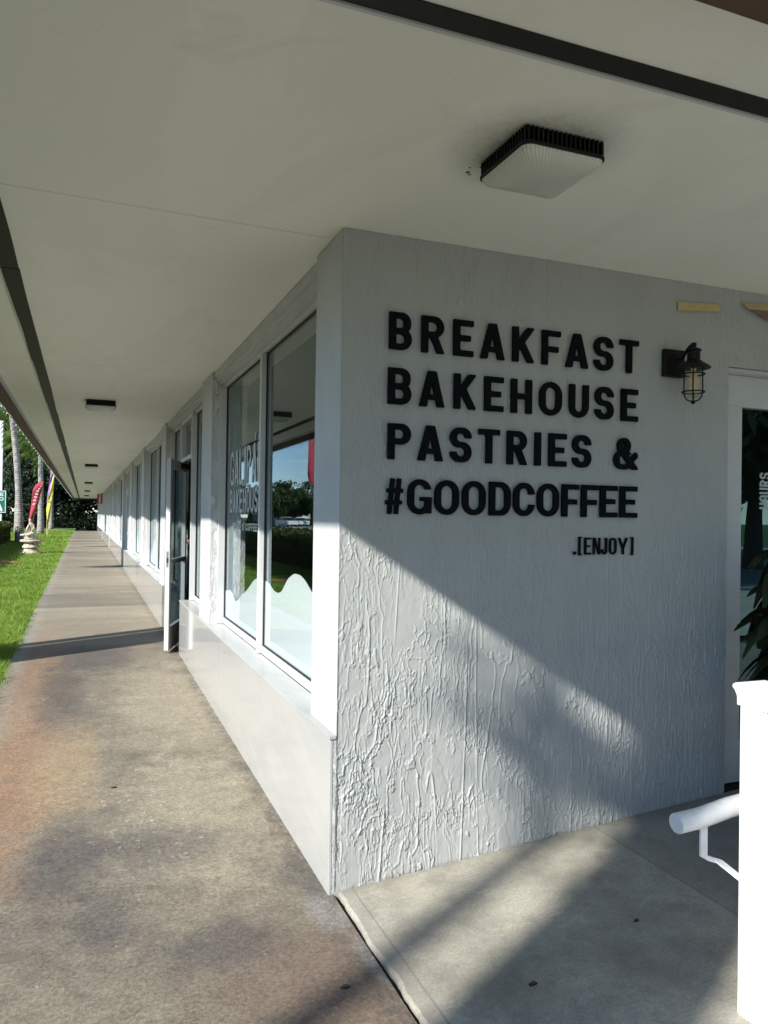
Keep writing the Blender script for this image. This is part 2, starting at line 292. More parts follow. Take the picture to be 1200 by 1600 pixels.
class MB:
    def __init__(s, xf=None): s.v = []; s.f = []; s.xf = xf; s.mi = []
    def add(s, vs, fs):
        k = len(s.v); s.v += [tuple(s.xf(Vector(p))) if s.xf else tuple(p) for p in vs]; s.f += [tuple(i+k for i in f) for f in fs]; return s
    def box(s, x0, x1, y0, y1, z0, z1):
        return s.add([(x, y, z) for z in (z0, z1) for y in (y0, y1) for x in (x0, x1)], [(0, 2, 3, 1), (4, 5, 7, 6), (0, 1, 5, 4), (2, 6, 7, 3), (0, 4, 6, 2), (1, 3, 7, 5)])
    def prism(s, poly, h0, h1, ax='z'):
        n = len(poly); P = lambda a, b, h: {'z': (a, b, h), 'y': (a, h, b), 'x': (h, a, b)}[ax]
        return s.add([P(a, b, h0) for a, b in poly]+[P(a, b, h1) for a, b in poly], [tuple(range(n))[::-1], tuple(range(n, 2*n))]+[(i, (i+1) % n, n+(i+1) % n, n+i) for i in range(n)])
    def tube(s, path, r, n=10, cap=True):
        path = [Vector(p) for p in path]; rr = r if isinstance(r, (list, tuple)) else [r]*len(path); vs = []; up = Vector((0, 0, 1))
        pre = None
        for i, p in enumerate(path):
            d = (path[min(i+1, len(path)-1)]-path[max(i-1, 0)]).normalized()
            if pre is None: a = d.cross(up if abs(d.z) < .9 else Vector((1, 0, 0))).normalized()
            else: a = (pre-d*pre.dot(d)).normalized()
            pre = a; b = d.cross(a)
            vs += [p+(a*math.cos(2*math.pi*k/n)+b*math.sin(2*math.pi*k/n))*rr[i] for k in range(n)]
        fs = [(i*n+k, i*n+(k+1) % n, (i+1)*n+(k+1) % n, (i+1)*n+k) for i in range(len(path)-1) for k in range(n)]
        if cap: fs += [tuple(range(n))[::-1], tuple(range((len(path)-1)*n, len(path)*n))]
        return s.add(vs, fs)
    def lathe(s, prof, c, n=24):
        cx, cy, cz = c; vs = [(cx+r*math.cos(2*math.pi*k/n), cy+r*math.sin(2*math.pi*k/n), cz+z) for r, z in prof for k in range(n)]
        m = len(prof); fs = [(i*n+k, i*n+(k+1) % n, (i+1)*n+(k+1) % n, (i+1)*n+k) for i in range(m-1) for k in range(n)]
        return s.add(vs, fs+[tuple(range(n))[::-1], tuple(range((m-1)*n, m*n))])
    def mesh(s, name):
        me = bpy.data.meshes.new(name); me.from_pydata(s.v, [], s.f); me.update()
        bm = bmesh.new(); bm.from_mesh(me); bmesh.ops.recalc_face_normals(bm, faces=bm.faces); bm.to_mesh(me); bm.free(); return me
    def build(s, name, mat, parent=None, **kw): return link(name, s.mesh(name), mat, parent, **kw)
def np_mesh(name, v, f, k=4):
    me = bpy.data.meshes.new(name); v = np.asarray(v, np.float32).reshape(-1, 3); f = np.asarray(f, np.int32).reshape(-1, k)
    me.vertices.add(len(v)); me.vertices.foreach_set('co', v.ravel()); me.loops.add(f.size); me.loops.foreach_set('vertex_index', f.ravel())
    me.polygons.add(len(f)); me.polygons.foreach_set('loop_start', np.arange(0, f.size, k, dtype=np.int32)); me.polygons.foreach_set('loop_total', np.full(len(f), k, np.int32))
    me.update(calc_edges=True); me.validate(); return me
def copy_tree(o, parent=None):
    c = o.copy(); COL.objects.link(c); ORG[c.name] = ORG[o.name]
    if parent is not None: c.parent = parent
    for ch in [q for q in o.children]: copy_tree(ch, c)
    return c
def fz(y):   # level of the walkway: it climbs slightly away from the corner
    P = ((-20, 0), (0, 0), (5.5, .085), (11, .125), (17, .15), (30, .18), (60, .2), (500, .2))
    for (a, za), (b, zb) in zip(P, P[1:]):
        if y <= b: return za+(zb-za)*max(0, (y-a))/(b-a)
def perlin(x, y, seed=0):
    r = np.random.RandomState(seed); p = r.permutation(512); p = np.concatenate([p, p]); g = r.rand(512)*2*np.pi
    xi = np.floor(x).astype(int); yi = np.floor(y).astype(int); xf = x-xi; yf = y-yi
    u = xf**3*(xf*(xf*6-15)+10); v = yf**3*(yf*(yf*6-15)+10)
    def gr(ix, iy, dx, dy):
        a = g[p[(p[ix & 511]+iy) & 511]]; return np.cos(a)*dx+np.sin(a)*dy
    a = gr(xi, yi, xf, yf); b = gr(xi+1, yi, xf-1, yf); c = gr(xi, yi+1, xf, yf-1); d = gr(xi+1, yi+1, xf-1, yf-1)
    return (a+(b-a)*u+((c+(d-c)*u)-(a+(b-a)*u))*v)*1.4

# ------------------------------------------------------------------ ground, paving, road
def sheet(name, xs, ys, zf, mat, thick=0, **kw):
    v = [(x, y, zf(x, y)) for y in ys for x in xs]; nx = len(xs)
    f = [(j*nx+i, j*nx+i+1, (j+1)*nx+i+1, (j+1)*nx+i) for j in range(len(ys)-1) for i in range(nx-1)]
    m = MB(); m.add(v, f)
    return tag(link(name, m.mesh(name), mat, **kw), kind='structure')
sheet('ground', [-600, -300, -60, 60, 300, 600], [-600, -200, -4, 60, 200, 700], lambda x, y: -.12, 'grass_ground')
# walkway as a real slab following fz
ys = [-12, -8, -4, -2, -1, 0, 1, 2, 3, 4, 5.5, 7, 9, 11, 14, 17, 22, 30, 40, 50, 60.5]
m = MB(); vs = []
for y in ys:
    z = fz(y); vs += [(-1.64, y, z-.10), (-1.64, y, z-.012), (-1.63, y, z), (-.8, y, z), (-.004, y, z), (-.004, y, z-.10)]
m.add(vs, [(j*6+i, j*6+i+1, (j+1)*6+i+1, (j+1)*6+i) for j in range(len(ys)-1) for i in range(5)])
tag(m.build('walkway', 'walkway_concrete'), kind='structure')
# ramp slab to the right of the corner, with a chipped left edge
ys = np.linspace(-5, -.003, 260); m = MB(); vs = []
e = perlin(ys*9, ys*0+.3, 5)*.006+perlin(ys*40, ys*0+.3, 6)*.003
for y, q in zip(ys, e):
    x0 = .013+q*1.5
    for x, z in ((x0+.003, -.05), (x0, .002), (x0+.010, .012+q*.3), (.6, .012+.6*.076), (1.2, .012+1.2*.076), (2.2, .180), (3.6, .184), (6, .184)): vs.append((x, y, z))
m.add(vs, [(j*8+i, j*8+i+1, (j+1)*8+i+1, (j+1)*8+i) for j in range(len(ys)-1) for i in range(7)])
tag(m.build('ramp_slab', 'ramp_concrete'), kind='structure')
MB().box(-.003, .03, -5, 0, -.09, -.035).build('joint_gap', 'soil')['kind'] = 'structure'
sheet('lawn', [-9, -5, -4, -3, -2, -1.645], [-20, -8, 0, 5.5, 11, 17, 30, 60, 75], lambda x, y: fz(y)-.045, 'lawn_base')
sheet('parking_lot', [-30, 0, 40], [-60, -30, -5.0], lambda x, y: -.06, 'bounce_paving')
sheet('road', [-34, -9.2], [-80, 0, 260], lambda x, y: -.06, 'bounce_paving')
MB().box(-9.2, -9.0, -80, 200, -.1, .06).build('kerb', 'ramp_concrete')['kind'] = 'structure'
MB().box(-22, -19, -60, 240, -.1, .06).build('road_median', 'grass_ground')['kind'] = 'structure'
# stray stains lying on the paving
def blob(name, c, r, mat, label, cat, group=None, z=.003, thick=.003, sl=0.):
    pts = []
    for k in range(14):
        a = 2*math.pi*k/14; q = r*(1+.25*rng.uniform(-1, 1)); pts.append((c[0]+q*math.cos(a)*1.5, c[1]+q*math.sin(a)*.8))
    m = MB(); n = len(pts); zz = lambda x, h: z+h+sl*x
    m.add([(x, y, zz(x, -.002)) for x, y in pts]+[(x, y, zz(x, thick)) for x, y in pts], [tuple(range(n, 2*n))]+[(i, (i+1) % n, n+(i+1) % n, n+i) for i in range(n)])
    return tag(m.build(name, mat, loc=(c[0], c[1], z)), label, cat, group)
blob('chewing_gum', (-.155, -.60), .011, 'dark_spot', 'flat black gum spot on the brown walkway near the crack', 'gum spot')
blob('chewing_gum', (.40, -.86), .009, 'dark_spot', 'small black gum spot on the pale slab at the bottom of the photo', 'gum spot', z=.014, sl=.076)
blob('chewing_gum', (.93, -.72), .008, 'dark_spot', 'small black gum spot on the pale slab left of the white post', 'gum spot', z=.014, sl=.076)
blob('chewing_gum', (-.80, 1.52), .010, 'dark_spot', 'tiny black gum spot in the middle of the sunlit walkway', 'gum spot', z=fz(1.5)+.002)

# ------------------------------------------------------------------ lettering from strokes
def sd_poly(P, X, Y):          # convex polygon, counter-clockwise
    d = None
    for (x0, y0), (x1, y1) in zip(P, P[1:]+P[:1]):
        L = math.hypot(x1-x0, y1-y0); q = ((X-x0)*(y1-y0)-(Y-y0)*(x1-x0))/L
        d = q if d is None else np.maximum(d, q)
    return d
def sd_box(x0, y0, x1, y1, X, Y): return np.maximum(np.maximum(x0-X, X-x1), np.maximum(y0-Y, Y-y1))
def sd_rr(x0, y0, x1, y1, r, X, Y):
    r = min(r, (x1-x0)/2, (y1-y0)/2); cx, cy = (x0+x1)/2, (y0+y1)/2
    qx = np.abs(X-cx)-(x1-x0)/2+r; qy = np.abs(Y-cy)-(y1-y0)/2+r
    return np.hypot(np.maximum(qx, 0), np.maximum(qy, 0))+np.minimum(np.maximum(qx, qy), 0)-r
def sd_seg(p, q, t, X, Y):
    dx, dy = q[0]-p[0], q[1]-p[1]; L = math.hypot(dx, dy); dx /= L; dy /= L
    u = (X-p[0])*dx+(Y-p[1])*dy; v = -(X-p[0])*dy+(Y-p[1])*dx
    return np.maximum(np.abs(v)-t/2, np.maximum(-u, u-L))
U = np.minimum; I = np.maximum
def U_(*a):
    r = a[0]
    for q in a[1:]: r = np.minimum(r, q)
    return r
def glyph(ch, w, t, h, X, Y):   # w width, t vertical stroke, h horizontal stroke, cap height 1
    B = lambda *a: sd_box(*a, X, Y)
    band = B(0, 0, w, 1)
    def ring(x0, y0, x1, y1, r): return I(sd_rr(x0, y0, x1, y1, r, X, Y), -sd_rr(x0+t, y0+h, x1-t, y1-h, max(.02, r-t), X, Y))
    def rbar(x0, y0, x1, y1, r): # D-like bowl attached to a stem at x0
        o = I(sd_rr(x0-r-.2, y0, x1, y1, r, X, Y), x0-X); i = I(sd_rr(x0-r-.2, y0+h, x1-t, y1-h, max(.02, r-t*.8), X, Y), x0+t-X); return I(o, -i)
    def diag(x0, y0, x1, y1, k=1.): return sd_seg((x0, y0), (x1, y1), t*k, X, Y)
    if ch == 'E': return U_(B(0, 0, t, 1), B(0, 0, w, h), B(0, .5-h/2, w*.86, .5+h/2), B(0, 1-h, w, 1))
    if ch == 'F': return U_(B(0, 0, t, 1), B(0, .46-h/2, w*.88, .46+h/2), B(0, 1-h, w, 1))
    if ch == 'H': return U_(B(0, 0, t, 1), B(w-t, 0, w, 1), B(0, .5-h/2, w, .5+h/2))
    if ch == 'I': return B(0, 0, w, 1)
    if ch == 'L': return U_(B(0, 0, t, 1), B(0, 0, w, h))
    if ch == 'T': return U_(B(w/2-t/2, 0, w/2+t/2, 1), B(0, 1-h, w, 1))
    if ch in 'AÁ':
        a = t*.62; o = sd_poly([(0, 0), (w, 0), (w/2+a, 1), (w/2-a, 1)], X, Y); tt = t*1.04
        sl = w/2-a
        hole1 = sd_poly([(tt, -.1), (w-tt, -.1), (w-tt-sl*.2+.0, .2), (tt+sl*.2, .2)], X, Y)
        yt = min(.9, (w/2-tt)/sl if sl > 0 else .8)
        hole2 = sd_poly([(tt+sl*.38, .2+h*.9), (w-tt-sl*.38, .2+h*.9), (w/2, max(.6, yt))], X, Y)
        r = I(I(o, -hole1), -hole2)
        if ch == 'Á': r = U(r, sd_poly([(w/2-.02, 1.07), (w/2+.1, 1.07), (w/2+.24, 1.27), (w/2+.08, 1.27)], X, Y))
        return r
    if ch == 'K': return U_(B(0, 0, t, 1), I(band, diag(t*.3, .30, w*1.02-t*.35, 1.06)), I(band, diag(w*.36, .62, w*1.03-t*.35, -.08)))
    if ch == 'N': return U_(B(0, 0, t*.9, 1), B(w-t*.9, 0, w, 1), I(band, diag(t*.45, 1.05, w-t*.45, -.05, .95)))
    if ch == 'Y': return U_(B(w/2-t/2, 0, w/2+t/2, .5), I(band, diag(w/2, .36, t*.3, 1.08)), I(band, diag(w/2, .36, w-t*.3, 1.08)))
    if ch == 'O': return ring(0, 0, w, 1, w/2)
    if ch == 'U': return U_(I(ring(0, 0, w, 1.6, w/2), Y-1))
    if ch == 'J': return U_(B(w-t, .3, w, 1), I(ring(0, 0, w, 1, w/2), I(Y-.32, -band*0-1)))
    if ch == 'C': return I(ring(0, 0, w, 1, w/2), -sd_box(w/2, .35, w+1, .65, X, Y))
    if ch == 'G': return U_(I(ring(0, 0, w, 1, w/2), -sd_box(w/2, .5, w+1, .71, X, Y)), B(w*.52, .5-h*.75, w, .5), B(w-t, .03, w, .5))
    if ch == 'D': return U_(B(0, 0, t, 1), rbar(0, 0, w, 1, w*.48))
    if ch == 'P': return U_(B(0, 0, t, 1), rbar(0, .42, w, 1, .29))
    if ch == 'B': return U_(B(0, 0, t, 1), rbar(0, .5-h*.5, w*.96, 1, .27), rbar(0, 0, w, .5+h*.5, .29))
    if ch == 'R': return U_(B(0, 0, t, 1), rbar(0, .42, w*.98, 1, .29), I(band, diag(w*.5, .52, w-t*.42, -.05)))
    if ch == 'S':
        up = I(ring(0, .5-h*.5, w, 1, w/2), -sd_box(w*.5, .0, w+1, .70, X, Y)); lo = I(ring(0, 0, w, .5+h*.5, w/2), -sd_box(-1, .30, w*.5, 1, X, Y)); return U(up, lo)
    if ch == '&':
        return U_(ring(w*.14, .5, w*.70, 1, .25), I(ring(0, 0, w*.80, .60, .3), -sd_box(w*.5, .25, w, .47, X, Y)), I(band, diag(w*.22, .70, w*.96, -.04, .95)), I(band, diag(w*.62, .2, w*.98, .50, .85)))
    if ch == '#':
        k = t*.62; return U_(sd_seg((w*.22, 0), (w*.40, 1), k, X, Y), sd_seg((w*.60, 0), (w*.78, 1), k, X, Y), B(.0, .27, w*.94, .27+h*.72), B(w*.06, .60, w, .60+h*.72))
    if ch == '[': return U_(B(0, -.05, t, 1.05), B(0, -.05, w, -.05+h*.7), B(0, 1.05-h*.7, w, 1.05))
    if ch == ']': return U_(B(w-t, -.05, w, 1.05), B(0, -.05, w, -.05+h*.7), B(0, 1.05-h*.7, w, 1.05))
    if ch == '.': return B(0, 0, w, w)
    if ch == "'": return B(0, .7, w, 1)
    return B(0, 0, w, 1)
def letter_mesh(ch, w, H, t, h, depth, res=34):
    """letter in the XY plane (x right, y up), metres, extruded to +z"""
    n = res; W = w/H; t /= H; h /= H; ex = .12
    xs = np.arange(-ex, W+ex+1e-6, 1/n); ysr = np.arange(-ex, 1.36 if ch == 'Á' else 1+ex, 1/n)
    Xg, Yg = np.meshgrid(xs, ysr); D = glyph(ch, W, t, h, Xg, Yg)+1e-5
    bm = bmesh.new(); vc = {}
    def V(k, p):
        if k not in vc: vc[k] = bm.verts.new((p[0]*H, p[1]*H, 0))
        return vc[k]
    for j in range(len(ysr)-1):
        for i in range(len(xs)-1):
            c = [(i, j), (i+1, j), (i+1, j+1), (i, j+1)]; d = [D[b, a] for a, b in c]
            if min(d) >= 0: continue
            poly = []
            for q in range(4):
                a, b = c[q], c[(q+1) % 4]; da, db = d[q], d[(q+1) % 4]
                if da < 0: poly.append(V(a, (xs[a[0]], ysr[a[1]])))
                if (da < 0) != (db < 0):
                    f = da/(da-db); k = (min(a, b), max(a, b)); poly.append(V(k, (xs[a[0]]+(xs[b[0]]-xs[a[0]])*f, ysr[a[1]]+(ysr[b[1]]-ysr[a[1]])*f)))
            if len(poly) >= 3:
                try: bm.faces.new(poly)
                except ValueError: pass
    bmesh.ops.dissolve_limit(bm, angle_limit=R(1), verts=bm.verts[:], edges=bm.edges[:])
    if depth:
        r = bmesh.ops.extrude_face_region(bm, geom=bm.faces[:]); bmesh.ops.translate(bm, verts=[v for v in r['geom'] if isinstance(v, bmesh.types.BMVert)], vec=(0, 0, depth))
    bmesh.ops.recalc_face_normals(bm, faces=bm.faces)
    me = bpy.data.meshes.new('letter'); bm.to_mesh(me); bm.free(); return me
def place_letters(root, text, spans, H, base, t, h, depth, xf, mat, name='letter'):
    """xf: 4x4 turning letter space (x right,y up,z towards the viewer) into world"""
    for ch, (a, b) in zip(text, spans):
        me = letter_mesh(ch, b-a-(.006 if H > .1 else .003), H, t, h, depth, 46); me.transform(xf @ Matrix.Translation((a+(.003 if H > .1 else .0015), base, 0)))
        link(name, me, mat, root)
WALLX = Matrix(((1, 0, 0, 0), (0, 0, -1, -.004), (0, 1, 0, 0), (0, 0, 0, 1)))  # letters on the wall facing -Y
pairs = lambda v: [(v[i], v[i+1]) for i in range(0, len(v), 2)]
rows = [('BREAKFAST', [.201, .31, .35, .464, .503, .606, .635, .764, .799, .916, .954, 1.06, 1.083, 1.214, 1.241, 1.356, 1.39, 1.506], 2.262, .158, .0315, 'black raised wall letters reading BREAKFAST, the top line on the stucco wall'),
        ('BAKEHOUSE', [.199, .311, .343, .468, .508, .62, .659, .761, .794, .909, .944, 1.07, 1.105, 1.219, 1.25, 1.362, 1.401, 1.505], 2.030, .154, .0315, 'black raised wall letters reading BAKEHOUSE, the second line on the stucco wall'),
        ('PASTRIES&', [.201, .312, .338, .465, .493, .603, .632, .745, .777, .887, .922, .96, .997, 1.099, 1.126, 1.236, 1.362, 1.506], 1.797, .152, .0315, 'black raised wall letters reading PASTRIES &, the third line on the stucco wall'),
        ('#GOODCOFFEE', [.194, .28, .295, .413, .422, .545, .555, .677, .689, .804, .813, .929, .938, 1.061, 1.071, 1.171, 1.178, 1.282, 1.286, 1.391, 1.4, 1.507], 1.566, .151, .0305, 'black raised wall letters reading #GOODCOFFEE, the fourth and tightest line'),
        ('.[ENJOY]', [1.142, 1.16, 1.17, 1.192, 1.203, 1.244, 1.252, 1.297, 1.300, 1.336, 1.344, 1.391, 1.396, 1.457, 1.468, 1.490], 1.390, .080, .0118, 'small black wall letters reading [ENJOY] in brackets, the lowest line')]
for txt, sp, base, H, st, lab in rows:
    root = thing('wall_lettering', lab, 'wall lettering', (sp[0], 0, base), 'lines of black letters on the stucco wall')
    place_letters(root, txt, pairs(sp), H, base, st, st*.80 if H > .1 else st*.8, .012 if H > .1 else .006, WALLX, 'letter_black')

# ------------------------------------------------------------------ the shop building
LEN = 60.2
B = thing('shop_building', 'long white single-storey shop building with deep flat eaves and a row of shopfront windows', 'building', (0, 0, 0))
# sign wall with real trowelled relief
sx_, sz_ = .0027, .0033
xs = np.arange(0, 2.70, sx_); zs = np.arange(-.03, 2.75, sz_)
X, Zg = np.meshgrid(xs, zs)
low = np.clip((1.6-Zg)/1.1, .25, 1.)
right = np.clip((X-1.0)/.7, 0, 1)
def fbm(fx, fy, s1, o=4, g=.55):
    r = 0; a = 1; 
    for k in range(o): r = r+a*perlin(X*fx*2**k+k*3.7, Zg*fy*2**k+k*1.9, s1+k); a *= g
    return r
def sharp(n, lv, w): return np.clip((n-lv)/w+.5, 0, 1)
def crest(n, lv, width):
    gx = np.gradient(n, axis=1)/sx_; gz = np.gradient(n, axis=0)/sz_; return np.exp(-((n-lv)/(np.hypot(gx, gz)+1.2)/width)**2)
ms = lambda f, g, s, lo, hi: np.clip((perlin(X*f, Zg*g, s)-lo)/(hi-lo), 0, 1)
H = 0
nA = fbm(4.5, 1.1, 31, 5, .42); nB = fbm(9, 3.2, 41, 5, .5); nC = fbm(15, 9, 51, 4, .6); nD = fbm(30, 5.0, 61, 4, .5)
for lv in (-.18, .22): H = H+crest(nA, lv, .0026)*ms(2.2, 1.4, 71+int(lv*50), -.20, .0)*.0024
H = H+crest(nB, .12, .0025)*ms(3.1, 2.1, 73, -.08, .12)*.0024+crest(nB, -.22, .0024)*ms(3.4, 2.3, 74, -.05, .15)*.0018
H = H+sharp(nB, .30, .05)*.0010+sharp(nA, .40, .03)*.0009
H = H+crest(nC, .0, .0026)*ms(3.7, 3.0, 75, .04, .24)*.0028*(1-.5*right)
H = H+sharp(nC, .55, .10)*ms(4.4, 3.3, 76, .0, .2)*.0026
H = H+crest(nD, .05, .0028)*np.clip(right*ms(3., 2., 77, -.6, -.2)+.7*ms(3.3, 1.6, 78, -.05, .2), 0, 1)*.0024
H = H+crest(nD, -.3, .0028)*ms(2.6, 1.9, 82, -.1, .2)*.0018
H = H+crest(perlin(X*5.2, Zg*.28, 79), .0, .0024)*ms(4, 1.0, 80, .0, .12)*.0028
H = H+perlin(X*1.3, Zg*1.1, 49)*.003+fbm(20, 14, 81, 3)*.0006
H = H*(.62+.85*low)
slot = np.clip(1-np.abs(X-.018)/.009, 0, 1)*np.clip((Zg-.13)/.02, 0, 1)*np.clip((.45-Zg)/.03, 0, 1); H = H-slot*.02
H -= .004
H += np.clip((.03-Zg)/.03, 0, 1)*(perlin(X*30, Zg*20, 51)*.004+.003)
H *= np.clip(X/.006, .2, 1)
Yg = -np.clip(H, -.011, .012)
v = np.stack([X, Yg, Zg], -1).reshape(-1, 3); ny, nx = X.shape
idx = np.arange(ny*nx).reshape(ny, nx); q = np.stack([idx[:-1, :-1], idx[:-1, 1:], idx[1:, 1:], idx[1:, :-1]], -1)
cx_ = X[:-1, :-1]; cz_ = Zg[:-1, :-1]; keep = ~((cx_ > 2.085) & (cz_ < 2.352)); q = q[keep]
link('sign_wall', np_mesh('sign_wall', v, q), 'stucco_relief', B, smooth=True)
# backing of the sign wall, end of the wall at the doorway, wall right of the doorway
MB().box(.02, 2.085, .012, .22, 0, 2.745).box(2.085, 6.5, .012, .22, 2.356, 2.745).box(4.4, 6.5, .012, .22, 0, 2.35).build('wall_core', 'stucco', B)
P0 = 3.455; SP = 3.865
pil = [(.0, .39)]+[(P0+SP*k, P0+SP*k+.56) for k in range(15)]
for a, b in pil:
    m = MB(); m.box(.0, .30, a+(.012 if a == 0 else 0), b, .0 if a > 1 else -.02, 2.748)
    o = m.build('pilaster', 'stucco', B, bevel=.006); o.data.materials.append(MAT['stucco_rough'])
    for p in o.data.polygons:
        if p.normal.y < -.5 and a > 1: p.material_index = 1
MB().box(.022, .30, .39, LEN, 2.695, 2.746).build('header_beam', 'stucco', B, bevel=.004)
MB().box(.040, .30, .39, LEN, 2.672, 2.6945).box(.062, .30, .39, LEN, 2.652, 2.6715).build('header_trim', 'white_frame', B)
# windows, doors
def window(y0, y1, mulls=(), film=None, z0=.652, z1=2.651):
    m = MB(); jb = .024; zb_, zt_ = z0+.050, z1-.030
    m.box(.112, .155, y0, y1, z0, zb_).box(.098, .155, y0, y1, zt_, z1)
    edges = [y0, *mulls, y1]
    m.box(.064, .155, y0, y0+jb, zb_, zt_).box(.064, .155, y1-jb, y1, zb_, zt_).box(.064, .1115, y0, y0+jb, z0, zb_).box(.064, .1115, y1-jb, y1, z0, zb_)
    for q in mulls: m.box(.086, .155, q-.021, q+.021, zb_+.0005, zt_-.0005).box(.086, .1115, q-.021, q+.021, z0, zb_)
    w = m.build('window', 'white_frame', B, bevel=.003)
    for a, b in zip(edges, edges[1:]):
        ya = a+(.021 if a in mulls else jb); yb = b-(.021 if b in mulls else jb); za, zb = zb_, zt_
        MB().add([(.128, ya, za), (.128, ya, zb), (.128, yb, zb), (.128, yb, za)], [(0, 1, 2, 3)]).build('pane', 'window_glass', w)
        g = .009
        MB().box(.119, .1275, ya+.0005, ya+g, za+.0005, zb-.0005).box(.119, .1275, yb-g, yb-.0005, za+.0005, zb-.0005).box(.119, .1275, ya+g, yb-g, za+.0005, za+g).box(.119, .1275, ya+g, yb-g, zb-g, zb-.0005).build('gasket', 'black_gasket', w)
    return w
def film(w, curve, y0, y1, z0=.704):
    c = sorted(curve); pts = [(y0, c[0][1])]+[p for p in c if y0 < p[0] < y1]+[(y1, c[-1][1])]
    ys = np.linspace(y0, y1, 70); px = [p[0] for p in pts]; pz = [p[1] for p in pts]
    z = np.interp(ys, px, pz); z = np.convolve(np.pad(z, 2, mode='edge'), [.1, .2, .4, .2, .1], 'valid')
    m = MB(); n = len(ys)
    m.add([(.1315, y, z0) for y in ys]+[(.1315, y, q) for y, q in zip(ys, z)], [(i, i+1, n+i+1, n+i) for i in range(n-1)])
    o = m.build('frosted_film', 'frosted_film', w); return o
w0 = window(.39, 3.455, (1.965,))
film(w0, [(1.97, 1.126), (1.841, 1.124), (1.697, 1.085), (1.594, 1.079), (1.498, 1.096), (1.35, 1.188), (1.207, 1.228), (1.07, 1.228), (0.965, 1.204), (0.84, 1.155), (0.7, 1.11), (0.5, 1.09)], .415, 1.943)
film(w0, [(3.536, 0.922), (3.204, 0.948), (3.088, 0.928), (2.974, 0.875), (2.77, 0.935), (2.723, 0.967), (2.65, 0.971), (2.488, 1.028), (2.293, 1.104), (2.1, 1.14), (1.99, 1.13)], 1.987, 3.430)
# shop lettering on the far pane: reads from far (left) to near (right)
GX = Matrix(((0, 0, -1, .1245), (-1, 0, 0, 0), (0, 1, 0, 0), (0, 0, 0, 1)))
def even(text, a, b, widths=None, gap=.18):
    ww = [({'I': .42, '.': .3, "'": .25, ' ': .5, '&': 1.1}.get(c, 1.)) for c in text]; tot = sum(ww)+gap*(len(text)-1); k = (b-a)/tot; out = []; x = a
    for q in ww: out.append((x, x+q*k)); x += (q+gap)*k
    return out
def glass_text(root, text, ya, yb, z, H, t, h):
    sp = even(text, -ya, -yb)
    for ch, (a, b) in zip(text, sp):
        if ch == ' ': continue
        me = letter_mesh(ch, b-a, H, t, h, .0008); me.transform(GX @ Matrix.Translation((a, z, 0))); link('letter', me, 'film_letter', root)
glass_text(w0, 'GALIPÁN', 3.24, 2.04, 1.787, .275, .042, .036)
glass_text(w0, 'BAKEHOUSE', 3.24, 2.04, 1.573, .18, .032, .028)
glass_text(w0, "BREAD N' COFFEE", 3.10, 2.18, 1.442, .055, .014, .012)
# bay with the open door
window(4.015, 5.24, ())
def door_frame(ya, yb, zt=2.16, ztop=2.651, x0=.078):
    m = MB(); m.box(x0, .155, ya-.05, ya, fz(ya)-.05, ztop).box(x0, .14, yb, yb+.05, fz(ya)-.05, ztop).box(x0, .14, ya, yb, zt, zt+.05).box(x0, .14, ya, yb, ztop-.05, ztop)
    o = m.build('door_frame', 'white_frame', B, bevel=.003)
    MB().add([(.128, ya, zt+.05), (.128, ya, ztop-.05), (.128, yb, ztop-.05), (.128, yb, zt+.05)], [(0, 1, 2, 3)]).build('pane', 'window_glass', o)
    MB().box(.02, .6, ya, yb, fz(ya)-.04, fz(ya)+.012).build('threshold', 'rim_metal', o)
    return o
def door_leaf(hinge, width, ang, z0, z1, side=-1, frost=False, thick=.045, mat='door_glass'):
    """leaf along -Y from the hinge, swung out by ang"""
    c, s = math.cos(ang), math.sin(ang); hx, hy = hinge
    def xf(p):  # p: x=thickness, y=distance from hinge (0..width), z
        return Vector((hx-p.y*s+p.x*c, hy-p.y*c-p.x*s, p.z))
    st = .075; m = MB(xf)
    m.box(0, thick, 0, st, z0, z1).box(0, thick, width-st, width, z0, z1).box(0, thick, st, width-st, z0, z0+.24).box(0, thick, st, width-st, z1-.10, z1).box(0, thick, st, width-st, 1.02, 1.07)
    d = m.build('door', 'white_frame', B, bevel=.002)
    g = MB(xf); h_ = thick/2; g.add([(h_, y_, z_) for z_ in (z0+.24, 1.02, 1.07, z1-.10) for y_ in (st, width-st)], [(0, 1, 3, 2), (4, 5, 7, 6)]).build('pane', mat, d)
    k = MB(xf); k.box(.012, thick-.012, width-.001, width+.002, .88+z0, 1.05+z0); k.build('lock_plate', 'rim_metal', d)
    k = MB(xf); k.box(.014, thick-.014, width+.003, width+.006, .93+z0, .98+z0); k.build('latch', 'black_gasket', d)
    k = MB(xf); k.box(thick, thick+.05, .1, .38, z1-.075, z1-.02); k.build('door_closer', 'black_metal', d)
    return d
door_frame(5.292, 6.22)
door_leaf((.105, 6.21), .90, R(18), fz(5.4)+.030, 2.15, mat='leaf_glass')
window(6.28, 7.32, ())
